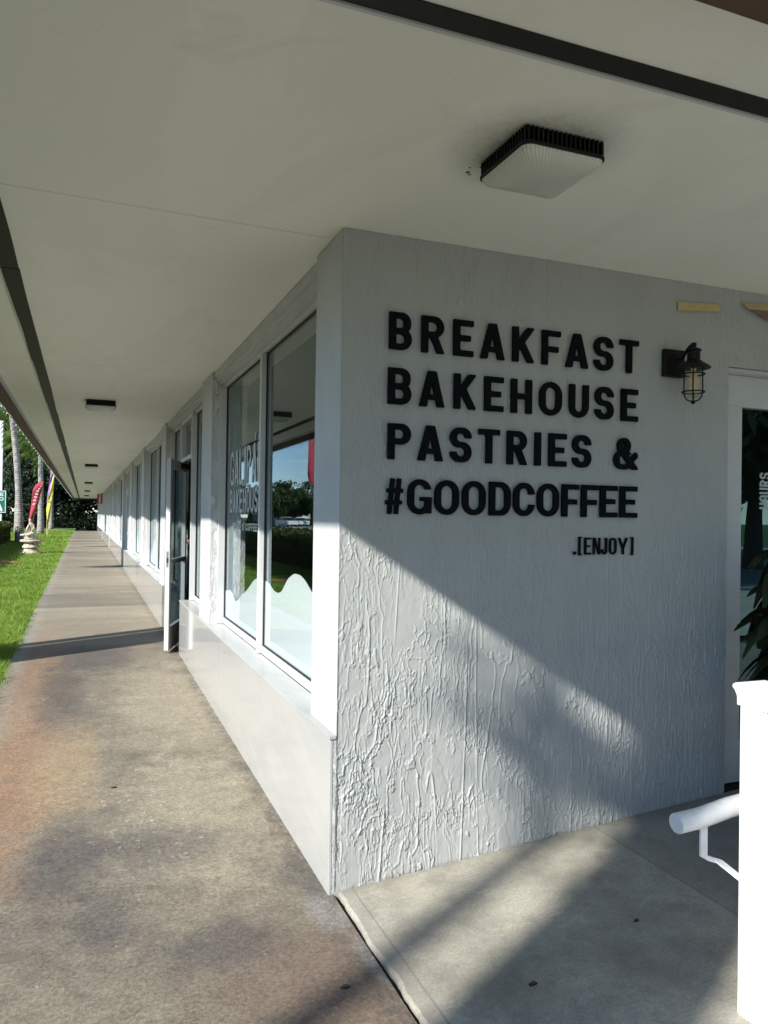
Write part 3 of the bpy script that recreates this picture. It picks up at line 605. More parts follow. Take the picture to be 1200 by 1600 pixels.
# frieze of further bays
def simple_film(w, a, b, hh):
    c = [(a+(b-a)*q, hh+.16*math.sin(q*9+a)) for q in np.linspace(0, 1, 12)]; film(w, c, a+.05, b-.05)
doors = [(5.292, 6.22)]
for k in range(1, 15):
    a, b = pil[k+1-0][1] if False else pil[k+1][1], (pil[k+2][0] if k+2 < len(pil) else LEN)
    if b-a < 1: continue
    if k in (3, 6, 9, 12):
        ya = b-1.35; yb = b-.35
        w = window(a, ya-.06, ()); simple_film(w, a, ya-.06, .95); door_frame(ya, yb); door_leaf((.085, yb-.008), 1.0-.016, 0., fz(ya)+.02, 2.15)
        doors.append((ya, yb)); window(yb+.06, b, ())
    else:
        w = window(a, b, ((a+b)/2+.0,)); simple_film(w, a, (a+b)/2-.03, .95) if k % 2 else None; simple_film(w, (a+b)/2+.03, b, 1.0)
# porcelain knee wall, broken at the doors; joints every 1.2 m; ledge on top
segs = []; y = .004
for a, b in doors: segs.append((y, a+.005)); y = b+.06
segs.append((y, LEN))
for a, b in segs:
    n = max(1, round((b-a)/2.76)); e = [a+(b-a)*i/n for i in range(n+1)]
    for p, q in zip(e, e[1:]):
        m = MB(); m.box(-.0245, -.0125, p+.0008, q-.0008, fz((p+q)/2)-.06, .632); m.build('tile_cladding', 'porcelain', B, bevel=.0015)
    m = MB(); m.box(-.031, .111, max(a, .391), b, .6365, .650)
    if a < .1: m.box(-.031, -.001, .0, .391, .6365, .650); m.build('sill_ledge', 'ledge_stone', B, bevel=.0015)
    MB().box(-.0120, .145, a+.002, b-.002, -.03, .634).build('knee_wall', 'stucco_rough', B, bevel=.003)
# roof, soffit, fascia
MB().box(-1.70, 12, -1.725, LEN+1.4, 2.75, 2.762).build('soffit', 'soffit_paint', B)
MB().box(-1.76, 12, -1.785, LEN+1.5, 2.90, 3.12).build('roof', 'stucco', B)
m = MB(); m.box(-1.775, -1.700, -1.80, LEN+1.5, 2.655, 2.90).box(-1.700, 12, -1.80, -1.725, 2.655, 2.90).box(-1.700, 12, LEN+1.41, LEN+1.5, 2.655, 2.9)
m.build('fascia', 'brown_fascia', B, bevel=.004)
m = MB(); m.box(-1.6995, -1.672, -1.70, LEN+1.4, 2.725, 2.7495).box(-1.672, 12, -1.7245, -1.70, 2.725, 2.7495); m.build('fascia_lining', 'white_frame', B)
# soffit vents: perforated dark strips with a thin lip
def wavy(a, b, w, seed, n=40, axis='y', c=0.):
    s = np.linspace(a, b, n); e1 = perlin(s*1.1, s*0+.5, seed)*.006; e2 = perlin(s*1.1, s*0+.5, seed+1)*.006
    p = [(c-w/2+q, t) for q, t in zip(e1, s)]; r = [(c+w/2+q, t) for q, t in zip(e2, s)]
    v = p+r; v = [(x, y) if axis == 'y' else (y, x) for x, y in v]
    return [(x, y, 2.7445) for x, y in v]+[(x, y, 2.7497) for x, y in v], n
def vent(a, b, w, seed, axis, c):
    v, n = wavy(a, b, w, seed, axis=axis, c=c); m = MB(); N = 2*n
    for base in (0,):
        m.add(v, [(i, i+1, n+i+1, n+i) for i in range(n-1)]+[(i, i+1, N+i+1, N+i) for i in range(n-1)]+[(n+i, n+i+1, N+n+i+1, N+n+i) for i in range(n-1)]+[(0, n, N+n, N), (n-1, 2*n-1, N+2*n-1, N+n-1)])
    return m.build('soffit_vent', 'vent_mesh', B)
y = -1.30
k = 0
while y < LEN: vent(y+.004, min(y+2.44, LEN), .082, 60+k, 'y', -1.335); y += 2.448; k += 1
x = -1.38
while x < 11: vent(x+.004, x+2.44, .066, 160+k, 'x', -1.346); x += 2.448; k += 1
MB().box(-1.37, 11, -1.311, -1.300, 2.738, 2.7496).build('vent_lip', 'white_frame', B, bevel=.002)
MB().box(-1.388, -1.379, -1.30, LEN, 2.740, 2.7496).build('vent_lip', 'white_frame', B, bevel=.002)
# end walls, back wall, interior
MB().box(.0, 12, LEN-.2, LEN, 0, 2.745).box(11.8, 12, .3, LEN-.2, 0, 2.745).build('rear_wall', 'stucco', B)
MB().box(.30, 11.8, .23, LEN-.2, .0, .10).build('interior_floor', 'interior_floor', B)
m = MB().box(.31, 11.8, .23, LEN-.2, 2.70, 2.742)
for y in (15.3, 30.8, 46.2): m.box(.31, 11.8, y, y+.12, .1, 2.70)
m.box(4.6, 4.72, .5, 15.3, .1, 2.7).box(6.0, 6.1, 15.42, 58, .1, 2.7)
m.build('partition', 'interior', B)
# entrance right of the sign wall
m = MB(); m.box(2.10, 2.286, .10, .16, .17, 2.168).box(2.10, 4.4, .10, .16, 2.168, 2.335).box(3.16, 3.30, .10, .16, .17, 2.168).box(4.25, 4.4, .10, .16, .17, 2.168).box(2.286, 3.16, .10, .16, .17, .379).box(3.30, 4.25, .10, .16, .17, .379)
m.box(2.085, 4.4, .03, .165, 2.336, 2.354).box(2.086, 2.0995, .06, .165, .17, 2.3355)
ed = m.build('entrance_door', 'white_frame', B, bevel=.003)
MB().add([(x_, .128, z_) for x_ in (2.286, 3.16, 3.30, 4.25) for z_ in (.379, 2.168)], [(0, 2, 3, 1), (4, 6, 7, 5)]).build('pane', 'door_glass', ed)
HX = Matrix(((0, -1, 0, 0), (0, 0, -1, .1235), (1, 0, 0, 0), (0, 0, 0, 1)))   # letters climbing the glass
for ch, (a, b) in zip('HOURS', even('HOURS', 1.625, 1.825, gap=.16)):
    me = letter_mesh(ch, b-a, .075, .012, .012, .0008); me.transform(HX @ Matrix.Translation((a, -2.515, 0))); link('letter', me, 'film_letter', ed)
# ------------------------------------------------------------------ ceiling lights
def ceiling_light(cx, cy, s, label, hz=.052):
    t = thing('ceiling_light', label, 'ceiling light', (cx, cy, 2.75), 'square ceiling lights along the soffit')
    hs = s/2; zt = 2.7498; zb = zt-hz
    m = MB(); m.box(cx-hs*.86, cx+hs*.86, cy-hs*.86, cy+hs*.86, zb+.012, zt)
    n = 17
    for i in range(n):
        q = -hs*.88+i*(hs*1.76)/(n-1)
        m.box(cx+q-.003, cx+q+.003, cy-hs*.95, cy-hs*.861, zb+.002, zt-.004).box(cx+q-.003, cx+q+.003, cy+hs*.861, cy+hs*.95, zb+.002, zt-.004)
        m.box(cx-hs*.95, cx-hs*.861, cy+q-.003, cy+q+.003, zb+.002, zt-.004).box(cx+hs*.861, cx+hs*.95, cy+q-.003, cy+q+.003, zb+.002, zt-.004)
    m.build('housing', 'black_metal', t)
    def sq(h, r, n=6):
        p = []
        for ax, ay, a0 in ((1, 1, 0), (-1, 1, 90), (-1, -1, 180), (1, -1, 270)):
            for k in range(n+1):
                a = R(a0+90*k/n); p.append((cx+ax*(h-r)+r*math.cos(a), cy+ay*(h-r)+r*math.sin(a)))
        return p
    MB().prism(sq(hs, .03), zb-.010, zb+.0015).build('bezel', 'black_metal', t, bevel=.003)
    m = MB(); rings = [(1., 0.), (.985, .008), (.93, .017), (.78, .027), (.55, .034), (.3, .038), (.1, .039)]; vs = []
    for k, dz in rings: vs += [(cx+(x-cx)*k*.965, cy+(y-cy)*k*.965, zb-.0105-dz) for x, y in sq(hs, .03)]
    n = 28; m.add(vs, [(i*n+j, i*n+(j+1) % n, (i+1)*n+(j+1) % n, (i+1)*n+j) for i in range(len(rings)-1) for j in range(n)]+[tuple(range((len(rings)-1)*n, len(rings)*n))])
    m.build('lens', 'prism_lens', t, smooth=True)
    return t
L0 = ceiling_light(.388, -.862, .305, 'square black ceiling light with ribbed sides and prismatic lens above the black lettering')
names = ['nearest light over the walkway, black housing above a pale lens', 'second light down the walkway soffit, seen as a small dark bar', 'third light down the walkway soffit, a smaller dark bar', 'fourth light down the walkway soffit', 'fifth light down the walkway soffit, just before the end of the roof']
for i, y in enumerate((5.70, 16.9, 28.1, 39.3, 50.5)):
    c = copy_tree(L0); c.location = (-.83, y, 2.75); c['label'] = names[i]
MB().box(-.03, .03, 44, 44.14, 2.69, 2.75).build('ceiling_camera', 'black_metal', loc=(0, 44, 2.75)); tag(bpy.context.scene.objects['ceiling_camera'], 'tiny black box on the wall top above the red hanging sign', 'camera')
# ------------------------------------------------------------------ wall lantern
cx, cy = 1.742, -.118
S = thing('wall_lantern', 'black caged wall lantern with a clear glass jar mounted right of the lettering', 'wall lamp', (1.72, 0, 2.2))
MB().box(1.650, 1.775, -.028, -.001, 2.262, 2.398).build('backplate', 'black_metal', S, bevel=.006)
MB().tube([(1.735, -.02, 2.345), (1.738, -.05, 2.352), (1.74, -.075, 2.385), (1.741, -.098, 2.404), (1.742, -.118, 2.402)], .0075).box(1.733, 1.751, -.127, -.109, 2.388, 2.414).build('arm', 'black_metal', S)
MB().lathe([(.004, .392), (.026, .386), (.036, .380), (.036, .374), (.030, .370), (.030, .332), (.040, .322), (.052, .314), (.078, .296), (.079, .290), (.046, .296), (.004, .296)], (cx, cy, 2.0)).build('hood', 'black_metal', S, smooth=False)
m = MB()
for k in range(4):
    a = R(45+90*k); p = lambda r, z: (cx+r*math.cos(a), cy+r*math.sin(a), 2.0+z)
    m.tube([p(.041, .296), p(.042, .18), p(.038, .155), p(.026, .138), p(.004, .130)], .0035, 6)
for z in (.262, .176):
    n = 20; m.tube([(cx+.052*math.cos(2*math.pi*k/n), cy+.052*math.sin(2*math.pi*k/n), 2.0+z) for k in range(n+1)], .0035, 6)
m.lathe([(.003, .118), (.010, .122), (.012, .129), (.006, .137)], (cx, cy, 2.0), 12)
m.build('cage', 'black_metal', S)
MB().lathe([(.034, .295), (.035, .19), (.032, .165), (.022, .150), (.004, .146)], (cx, cy, 2.0)).build('glass_jar', 'lamp_glass', S, smooth=True)
MB().lathe([(.012, .29), (.012, .268), (.020, .250), (.024, .22), (.021, .195), (.012, .180), (.003, .176)], (cx, cy, 2.0), 16).build('bulb', 'lamp_filament', S, smooth=True)
# tape
def strip(pts, mat, label, y=-.006, cat='tape', name='masking_tape'):
    m = MB(); n = len(pts); m.add([(x, y, z) for x, z in pts]+[(x, y+.0015, z) for x, z in pts], [tuple(range(n)), tuple(range(n, 2*n))[::-1]]+[(i, (i+1) % n, n+(i+1) % n, n+i) for i in range(n)])
    return m
strip([(1.742, 2.642), (1.748, 2.637), (1.744, 2.620), (1.750, 2.612), (1.744, 2.598), (2.024, 2.622), (2.010, 2.660)], 'tape', '').build('masking_tape', 'tape', loc=(1.88, 0, 2.62)); tag(sc.objects['masking_tape'], 'strip of yellowed masking tape stuck flat on the wall above the lantern', 'tape')
m = MB(); m.add([(2.16, -.006, 2.688), (2.60, -.006, 2.715), (2.60, -.03, 2.665), (2.195, -.022, 2.650)], [(0, 1, 2, 3)]); o = m.build('masking_tape', 'tape', loc=(2.2, 0, 2.68)); tag(o, 'peeling strip of masking tape by the right edge of the photo', 'tape')
m = MB(); m.add([(2.20, -.0225, 2.652), (2.55, -.0305, 2.667), (2.55, -.02, 2.59), (2.33, -.012, 2.615)], [(0, 1, 2, 3)]); o = m.build('paper_scrap', 'brown_paper', loc=(2.3, 0, 2.64)); tag(o, 'torn brown paper scrap hanging under the peeling tape', 'paper')
# ------------------------------------------------------------------ railing in the foreground
G = thing('ramp_railing', 'white ramp railing with a capped square post and a round handrail in the right foreground', 'railing', (.915, -1.285, .07))
def post(x0, y0, z0, z1, w=.098):
    MB().box(x0, x0+w, y0-w, y0, z0, z1).build('post', 'white_vinyl', G, bevel=.004)
    cxp, cyp = x0+w/2, y0-w/2; h = w/2; m = MB()
    prof = [(h+.006, 0), (h+.006, .022), (h+.007, .030), (h+.011, .044), (h+.015, .052), (h+.015, .060), (h+.010, .066), (.002, .080)]
    vs = [(cxp+sx*r, cyp+sy*r, z1-.045+z) for r, z in prof for sx, sy in ((1, 1), (-1, 1), (-1, -1), (1, -1))]
    m.add(vs, [(i*4+j, i*4+(j+1) % 4, (i+1)*4+(j+1) % 4, (i+1)*4+j) for i in range(len(prof)-1) for j in range(4)]+[(0, 1, 2, 3), (28, 29, 30, 31)])
    m.build('post_cap', 'white_vinyl', G, bevel=.0015)
post(.872, -1.238, .06, 1.045)
post(3.1, -1.238, .15, 1.25)
MB().box(.972, 3.099, -1.305, -1.265, .955, 1.01).box(.972, 3.099, -1.300, -1.270, .20, .25).build('rail', 'white_vinyl', G, bevel=.004)
for k in range(14): MB().box(1.08+k*.145, 1.11+k*.145, -1.298, -1.272, .2505, .9545).build('baluster', 'white_vinyl', G)
yr = -1.150
MB().tube([(.712, yr, .630), (.75, yr, .632), (.80, yr, .635), (.83, yr, .639), (.87, yr, .645), (.92, yr, .653), (3.3, yr, .86)], .0305, 24).build('handrail', 'white_enamel', G, smooth=False, bevel=.004)
def bracket(x, z, x2):
    # flat bar: down from the rail, bend, then out to the post
    P = [(yr, z), (yr, z-.095), (yr-.004, z-.108), (yr-.014, z-.116), (-1.2385, z-.150)]
    m = MB(); w = .014; th = .004
    vs = []
    for i, (a, b) in enumerate(P):
        xx = x+(x2-x)*max(0, i-1)/3.
        if i < 2: q = [(a-th, b), (a+th, b)]
        else: q = [(a-th*.7, b-th*.7), (a+th*.7, b+th*.7)]
        for (u, v_) in q: vs += [(xx-w, u, v_), (xx+w, u, v_)]
    fs = []
    for i in range(4):
        o = i*4; p = o+4; fs += [(o, o+1, p+1, p), (o+2, p+2, p+3, o+3), (o, p, p+2, o+2), (o+1, o+3, p+3, p+1)]
    m.add(vs, fs+[(0, 2, 3, 1), (16, 17, 19, 18)]); m.build('bracket', 'white_enamel', G, bevel=.002)
bracket(.822, .612, .90); bracket(3.14, .82, 3.15)
# ------------------------------------------------------------------ potted plant by the entrance
Pl = thing('potted_plant', 'leafy green potted plant in front of the glass entrance door', 'plant', (2.21, -.34, .18))
MB().lathe([(.12, 0), (.13, .01), (.17, .30), (.185, .31), (.185, .34), (.165, .34), (.15, .31), (.02, .31)], (2.21, -.34, .18)).build('pot', 'cloth_black', Pl)
m = MB()
for k in range(4): m.tube([(2.21+.03*math.cos(k*1.6), -.34+.03*math.sin(k*1.6), .47), (2.21+.06*math.cos(k*1.6), -.34+.05*math.sin(k*1.6), .9), (2.21+.05*math.cos(k*2), -.34+.05*math.sin(k*2), 1.28)], .010, 6)
m.build('stem', 'bark', Pl)
m = MB(); pr = random.Random(5)
for k in range(120):
    a = pr.uniform(0, 2*math.pi); z = pr.uniform(.70, 1.42); r0 = .03; L = pr.uniform(.17, .30); wd = L*.30; dr = pr.uniform(.35, 1.7)
    d = Vector((math.cos(a), math.sin(a), .35)).normalized(); side = Vector((-math.sin(a), math.cos(a), 0)); p = Vector((2.21, -.34, z))+d*r0
    rows_ = []; tw = pr.uniform(-.6, .6)
    for i in range(7):
        s_ = i/6; c = p+d*(L*s_)+Vector((0, 0, -dr*L*s_*s_)); ww = wd*math.sin(math.pi*min(1, s_*.93+.05))**.8; sd = (side*math.cos(tw*s_)+Vector((0, 0, 1))*math.sin(tw*s_)+Vector((0, 0, .15)))
        rows_ += [c-sd*ww, c+Vector((0, 0, -.012*math.sin(math.pi*s_))), c+Vector((side.x, side.y, -side.z))*ww+Vector((0, 0, .12*ww))]
    m.add(rows_, [f for i in range(6) for f in ((i*3, i*3+1, i*3+4, i*3+3), (i*3+1, i*3+2, i*3+5, i*3+4))])
m.build('foliage', 'plant_leaf', Pl, smooth=True)
# ------------------------------------------------------------------ interior lamp seen through the near window
IL = thing('pendant_lamp', 'small lit lamp hanging inside behind the near window', 'lamp', (1.55, 5.4, 2.5))
MB().tube([(1.55, 5.4, 2.70), (1.55, 5.4, 2.52)], .004, 5).build('cord', 'black_metal', IL)
MB().lathe([(.004, .05), (.022, .035), (.026, .01), (.012, -.02), (.003, -.026)], (1.55, 5.4, 2.47), 10).build('bulb', 'lit_lamp', IL)
# ------------------------------------------------------------------ person in the doorway
def skin_mesh(name, joints, edges, mats, pick, sub=2):
    me = bpy.data.meshes.new(name+'_src'); me.from_pydata([j[0] for j in joints], edges, [])
    o = bpy.data.objects.new('tmp', me); COL.objects.link(o); m = o.modifiers.new('s', 'SKIN'); m.use_smooth_shade = True
    sv = me.skin_vertices[0].data
    for i, j in enumerate(joints): sv[i].radius = (j[1], j[2] if len(j) > 2 else j[1]); sv[i].use_root = (i == 0)
    s2 = o.modifiers.new('u', 'SUBSURF'); s2.levels = sub; s2.render_levels = sub
    dg = bpy.context.evaluated_depsgraph_get(); res = bpy.data.meshes.new_from_object(o.evaluated_get(dg)); bpy.data.objects.remove(o)
    res.materials.clear()
    for mm in mats: res.materials.append(MAT[mm])
    for p in res.polygons: p.material_index = pick(p.center); p.use_smooth = True
    res.name = name; return res
px_, py_, pz_ = .42, 6.85, .115
def PJ(x, y, z): return (px_+x, py_+y, pz_+z)
J = [(PJ(0, 0, .97), .15, .11), (PJ(0, 0, 1.13), .135, .10), (PJ(0, 0, 1.32), .16, .11), (PJ(0, 0, 1.45), .11, .08), (PJ(0, -.01, 1.53), .055), (PJ(0, -.02, 1.61), .075, .085), (PJ(0, -.02, 1.70), .078, .092), (PJ(0, -.01, 1.76), .05)]
E_ = [(i, i+1) for i in range(7)]
def add(j, par): J.append(j); E_.append((par, len(J)-1)); return len(J)-1
def arm(s, hand):
    sh = add((PJ(s*.19, 0, 1.43), .062), 3); el = add((PJ(s*.27, .03, 1.15), .046), sh); wr = add((PJ(*hand), .028), el)
    hx, hy, hz = hand; pm = add((PJ(hx-s*.03, hy-.06, hz+.0), .034, .018), wr)
    for f in range(4): a = add((PJ(hx-s*.06, hy-.075+.02*f, hz+.005-.012*f), .010), pm); add((PJ(hx-s*.095, hy-.065+.02*f, hz-.012-.012*f), .008), a)
    a = add((PJ(hx-s*.01, hy-.09, hz+.035), .011), pm); add((PJ(hx-s*.035, hy-.105, hz+.045), .008), a)
arm(-1, (-.20, -.20, 1.10)); arm(1, (.20, -.20, 1.08))
for s in (-1, 1):
    h_ = add((PJ(s*.10, 0, .90), .095), 0); k_ = add((PJ(s*.12, -.02, .50), .062), h_); a_ = add((PJ(s*.12, .02, .09), .042), k_); add((PJ(s*.13, -.16, .04), .038, .03), a_)
def pick(c):
    z = c.z-pz_; x = abs(c.x-px_)
    if z > 1.50: return 0
    if z < .08: return 3
    if x > .13 and z < 1.16 and c.y-py_ < -.06 and z > .95: return 0
    return 2 if z < .98 else 1
PE = thing('person', 'person in black shirt and navy trousers standing just inside the open glass door', 'person', (px_, py_, pz_))
bd = skin_mesh('body', J, E_, ['skin', 'cloth_black', 'cloth_navy', 'rubber'], pick); link('body', bd, None, PE)
MB().lathe([(.03, .0), (.085, .02), (.095, .07), (.088, .12), (.05, .155), (.01, .165)], (px_, py_+.005, pz_+1.66), 14).build('hair', 'hair', PE, smooth=True)

# ------------------------------------------------------------------ lawn grass
def grass(name, regions):
    V = []; Fc = []; k0 = 0
    for x0, x1, y0, y1, dens, hh, wd in regions:
        n = int((x1-x0)*(y1-y0)*dens); x = nr.uniform(x0, x1, n); y = nr.uniform(y0, y1, n)
        clump = perlin(x*2.3, y*2.3, 71)*.35+1; h = hh*nr.uniform(.55, 1.25, n)*clump; a = nr.uniform(0, 2*np.pi, n); ln = nr.uniform(.15, .9, n)*h; la = nr.uniform(0, 2*np.pi, n)
        z = np.array([fz(q) for q in y])-.05; w = wd*nr.uniform(.6, 1.3, n); dx, dy = np.cos(a)*w, np.sin(a)*w
        b0 = np.stack([x-dx, y-dy, z], -1); b1 = np.stack([x+dx, y+dy, z], -1)
        mx_, my_ = x+np.cos(la)*ln*.35, y+np.sin(la)*ln*.35; m0 = np.stack([mx_-dx*.8, my_-dy*.8, z+h*.6], -1); m1 = np.stack([mx_+dx*.8, my_+dy*.8, z+h*.6], -1)
        tp = np.stack([x+np.cos(la)*ln, y+np.sin(la)*ln, z+h], -1)
        v = np.stack([b0, b1, m1, m0, tp], 1).reshape(-1, 3); i = np.arange(n)[:, None]*5+k0
        Fc.append(np.concatenate([i+[0, 1, 2], i+[0, 2, 3], i+[3, 2, 4]], 0)); V.append(v); k0 += n*5
    me = np_mesh(name, np.concatenate(V), np.concatenate(Fc), 3)
    return tag(link(name, me, 'grass_blade'), 'short bright green lawn grass growing beside the walkway', 'grass', kind='stuff')
grass('lawn_grass', [(-4.2, -1.655, -6, 2.5, 1500, .105, .007), (-2.6, -1.655, 2.5, 9, 5200, .105, .0045), (-1.70, -1.58, 2.5, 9, 2200, .08, .004), (-3.2, -1.65, 9, 17, 2600, .085, .006), (-1.70, -1.60, 9, 30, 900, .07, .006), (-5, -2.6, 2.5, 9, 250, .10, .010), (-4.6, -3.2, 9, 17, 900, .09, .009), (-4.6, -1.65, 17, 30, 1100, .08, .010), (-5.5, -1.65, 30, 62, 340, .085, .018)])
# ------------------------------------------------------------------ leaf clouds, hedge, trees, palms
def leaf_cloud(centres, radii, per, size, flat=.75):
    c = np.repeat(np.asarray(centres), per, 0); r = np.repeat(np.asarray(radii), per); n = len(c)
    d = nr.normal(size=(n, 3)); d /= np.linalg.norm(d, axis=1)[:, None]; rad = r*nr.uniform(.45, 1.05, n)
    p = c+d*rad[:, None]*np.array([1, 1, flat]); u = nr.normal(size=(n, 3)); u /= np.linalg.norm(u, axis=1)[:, None]
    nn = d+nr.normal(size=(n, 3))*.6; w = np.cross(nn, u); w /= np.linalg.norm(w, axis=1)[:, None]+1e-9; u = np.cross(w, nn); u /= np.linalg.norm(u, axis=1)[:, None]+1e-9
    s = (size*nr.uniform(.6, 1.4, n))[:, None]
    v = np.stack([p-u*s, p+w*s*.45, p+u*s, p-w*s*.45], 1).reshape(-1, 3); f = np.arange(n*4).reshape(-1, 4); return v, f
def make_tree(name, label, cat, loc, H, cr, crown_z, leaves, size, mat, nclump=60, group=None, tr=None):
    t = thing(name, label, cat, loc, group); lx, ly, lz = loc; m = MB(); q = random.Random(int(abs(lx*13+ly*7)))
    top = Vector((lx+q.uniform(-.4, .4)*(tr is None), ly+q.uniform(-.4, .4)*(tr is None), lz+H*.62)); r0 = H*.028 if tr is None else tr/1.05
    m.tube([(lx, ly, lz-.2), (lx+.05, ly, lz+H*.2), ((lx+top.x)/2, (ly+top.y)/2, lz+H*.4), top], [r0*(1.5 if tr is None else 1.1), r0*1.05, r0*(.8 if tr is None else 1.), r0*(.4 if tr is None else .92)], 12)
    cs, rs = [], []
    for k in range(nclump):
        a = q.uniform(0, 2*math.pi); e = q.uniform(-.25, 1)
        rr = cr*math.sqrt(max(0, 1-e*e*.8))*q.uniform(.45, 1.); z = crown_z+(H-crown_z)*(.35+.6*e)*q.uniform(.8, 1.05)
        cs.append((lx+rr*math.cos(a), ly+rr*math.sin(a), lz+z)); rs.append(cr*q.uniform(.14, .30))
    for k in range(0, nclump, 7):
        s_ = Vector((lx, ly, lz+H*q.uniform(.25, .5))); e_ = Vector(cs[k]); m.tube([s_, s_.lerp(e_, .5)+Vector((0, 0, .3)), e_], [r0*.45, r0*.3, r0*.1], 6)
    m.build('trunk', 'bark', t)
    v, f = leaf_cloud(cs, rs, leaves//nclump, size); link('crown', np_mesh('crown', v, f), mat, t); return t
def place_copy(src, loc, rz=0, scl=1., label=None):
    c = copy_tree(src); c.location = loc; c.rotation_euler = (0, 0, rz); c.scale = (scl, scl, scl)
    if label: c['label'] = label
    return c
def make_palm(loc, H, label, group='palm trees beside the lawn', r=.17, lean=(0, 0), droop=1.4, nf=26, fl=2.8):
    t = thing('palm_tree', label, 'palm tree', loc, group); lx, ly, lz = loc; m = MB(); n = 16; path = []; rr = []
    for i in range(n+1):
        s_ = i/n; path.append((lx+lean[0]*s_*s_, ly+lean[1]*s_, lz-.1+(H+.1)*s_)); rr.append(r*(1.25-.30*min(1, s_*3)+.02*math.sin(i*2.1))*(1-.25*s_))
    m.tube(path, rr, 14); m.build('trunk', 'palm_bark', t, smooth=True)
    top = Vector(path[-1]); m = MB(); q = random.Random(int(abs(lx*31+ly*17))+3)
    for k in range(nf):
        a = k*2.39996+q.uniform(-.2, .2); el = q.uniform(-.45, 1.15); L = fl*q.uniform(.8, 1.1); d = Vector((math.cos(a)*math.cos(el), math.sin(a)*math.cos(el), math.sin(el)))
        pts = [top+d*(L*s_)+Vector((0, 0, -droop*(L*s_)**2/L*.42)) for s_ in np.linspace(0, 1, 15)]
        m.tube(pts, [.022*(1-.8*i/14) for i in range(15)], 4)
        for i in range(2, 15):
            c = pts[i]; tng = (pts[i]-pts[i-1]).normalized(); sd = tng.cross(Vector((0, 0, 1))).normalized()
            for sgn in (-1, 1):
                for o in (0, .5):
                    c2 = c-tng*(o*L/14); ll = .62*math.sin(math.pi*min(.96, .12+i/15))**.6; e = c2+sd*sgn*ll*.55+tng*ll*.3+Vector((0, 0, -ll*.62*q.uniform(.6, 1.2))); mid = c2.lerp(e, .5)+Vector((0, 0, .08*ll)); w = tng*.024
                    m.add([c2-w, c2+w, mid+w*1.1, mid-w*1.1, e], [(0, 1, 2, 3), (3, 2, 4)])
    m.build('crown', 'palm_leaf', t); return t
# hedge
hx0, hx1, hy0, hy1 = -5.4, -4.22, -9, 37
t = thing('hedge', 'long clipped green hedge between the lawn and the road', 'hedge', ((hx0+hx1)/2, 14, .05))
MB().box(hx0+.1, hx1-.1, hy0+.1, hy1-.1, -.05, .98).build('branches', 'bark', t)
def face_pts(n, f): return np.stack(f(n), -1)
n = 52000
u1, u2 = nr.uniform(hy0, hy1, n), nr.uniform(0, 1, n); sel = nr.uniform(0, 1, n)
X_ = np.where(sel < .42, hx1, np.where(sel < .55, hx0, hx0+(hx1-hx0)*u2)); Z_ = np.where(sel < .55, .0+1.08*u2, 1.08)
X_ = X_+perlin(u1*1.1, Z_*1.5, 81)*.07; Z_ = Z_+np.where(sel >= .55, perlin(u1*1.3, X_*2, 82)*.07, 0)
p = np.stack([X_, u1, Z_], -1)+nr.normal(size=(n, 3))*.03
e = 2500; pe = np.stack([nr.uniform(hx0, hx1, e), hy1+nr.normal(size=e)*.04, nr.uniform(0, 1.08, e)], -1); p = np.concatenate([p, pe]); n = len(p)
u = nr.normal(size=(n, 3)); u /= np.linalg.norm(u, axis=1)[:, None]; w = np.cross(u, nr.normal(size=(n, 3))); w /= np.linalg.norm(w, axis=1)[:, None]; s_ = nr.uniform(.03, .065, n)[:, None]
v = np.stack([p-u*s_, p+w*s_*.6, p+u*s_, p-w*s_*.6], 1).reshape(-1, 3)
link('foliage', np_mesh('hedge_leaves', v, np.arange(n*4).reshape(-1, 4)), 'hedge_leaf', t)
# palms seen along the lawn
make_palm((-3.74, 36, .13), 6.9, 'thick grey-trunked palm nearest the hedge end, leaning slightly left', lean=(-.55, 0), r=.165)
make_palm((-3.62, 52, .15), 6.6, 'second palm trunk, standing right behind the red feather flag', r=.19, lean=(-.15, 0))
make_palm((-3.5, 66, .15), 7.2, 'third palm trunk, standing behind the yellow and purple flag', r=.16)
make_palm((-5.35, 56, .15), 6.3, 'palm with low hanging fronds between the first two trunks', r=.15, fl=3.0)
make_palm((-7.2, 48, .1), 7.8, 'tall palm set back beyond the hedge by the road', r=.16)
make_palm((-5.9, 80, .1), 6.5, 'distant palm in the dark of the far trees', r=.15)
# dark broadleaf wall beyond the end of the building
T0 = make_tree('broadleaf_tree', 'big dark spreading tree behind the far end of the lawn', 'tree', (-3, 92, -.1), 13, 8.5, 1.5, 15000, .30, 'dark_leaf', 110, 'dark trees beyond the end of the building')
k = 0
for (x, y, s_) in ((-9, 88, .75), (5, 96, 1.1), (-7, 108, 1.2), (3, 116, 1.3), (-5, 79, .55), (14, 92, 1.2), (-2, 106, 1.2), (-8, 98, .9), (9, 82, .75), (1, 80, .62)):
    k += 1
    place_copy(T0, (x, y, -.1), k*1.3, s_, ['dark tree left of the far palms', 'dark tree behind the end of the building', 'large dark tree in the second row behind the palms', 'tall dark tree far behind the building end', 'small dark tree behind the third palm', 'dark tree hidden mostly behind the shop building', 'dark tree of the back row behind the lawn end', 'dark tree of the back row left of the lawn', 'smaller dark tree behind the shop building', 'low dark tree closing the end of the walkway'][k-1])
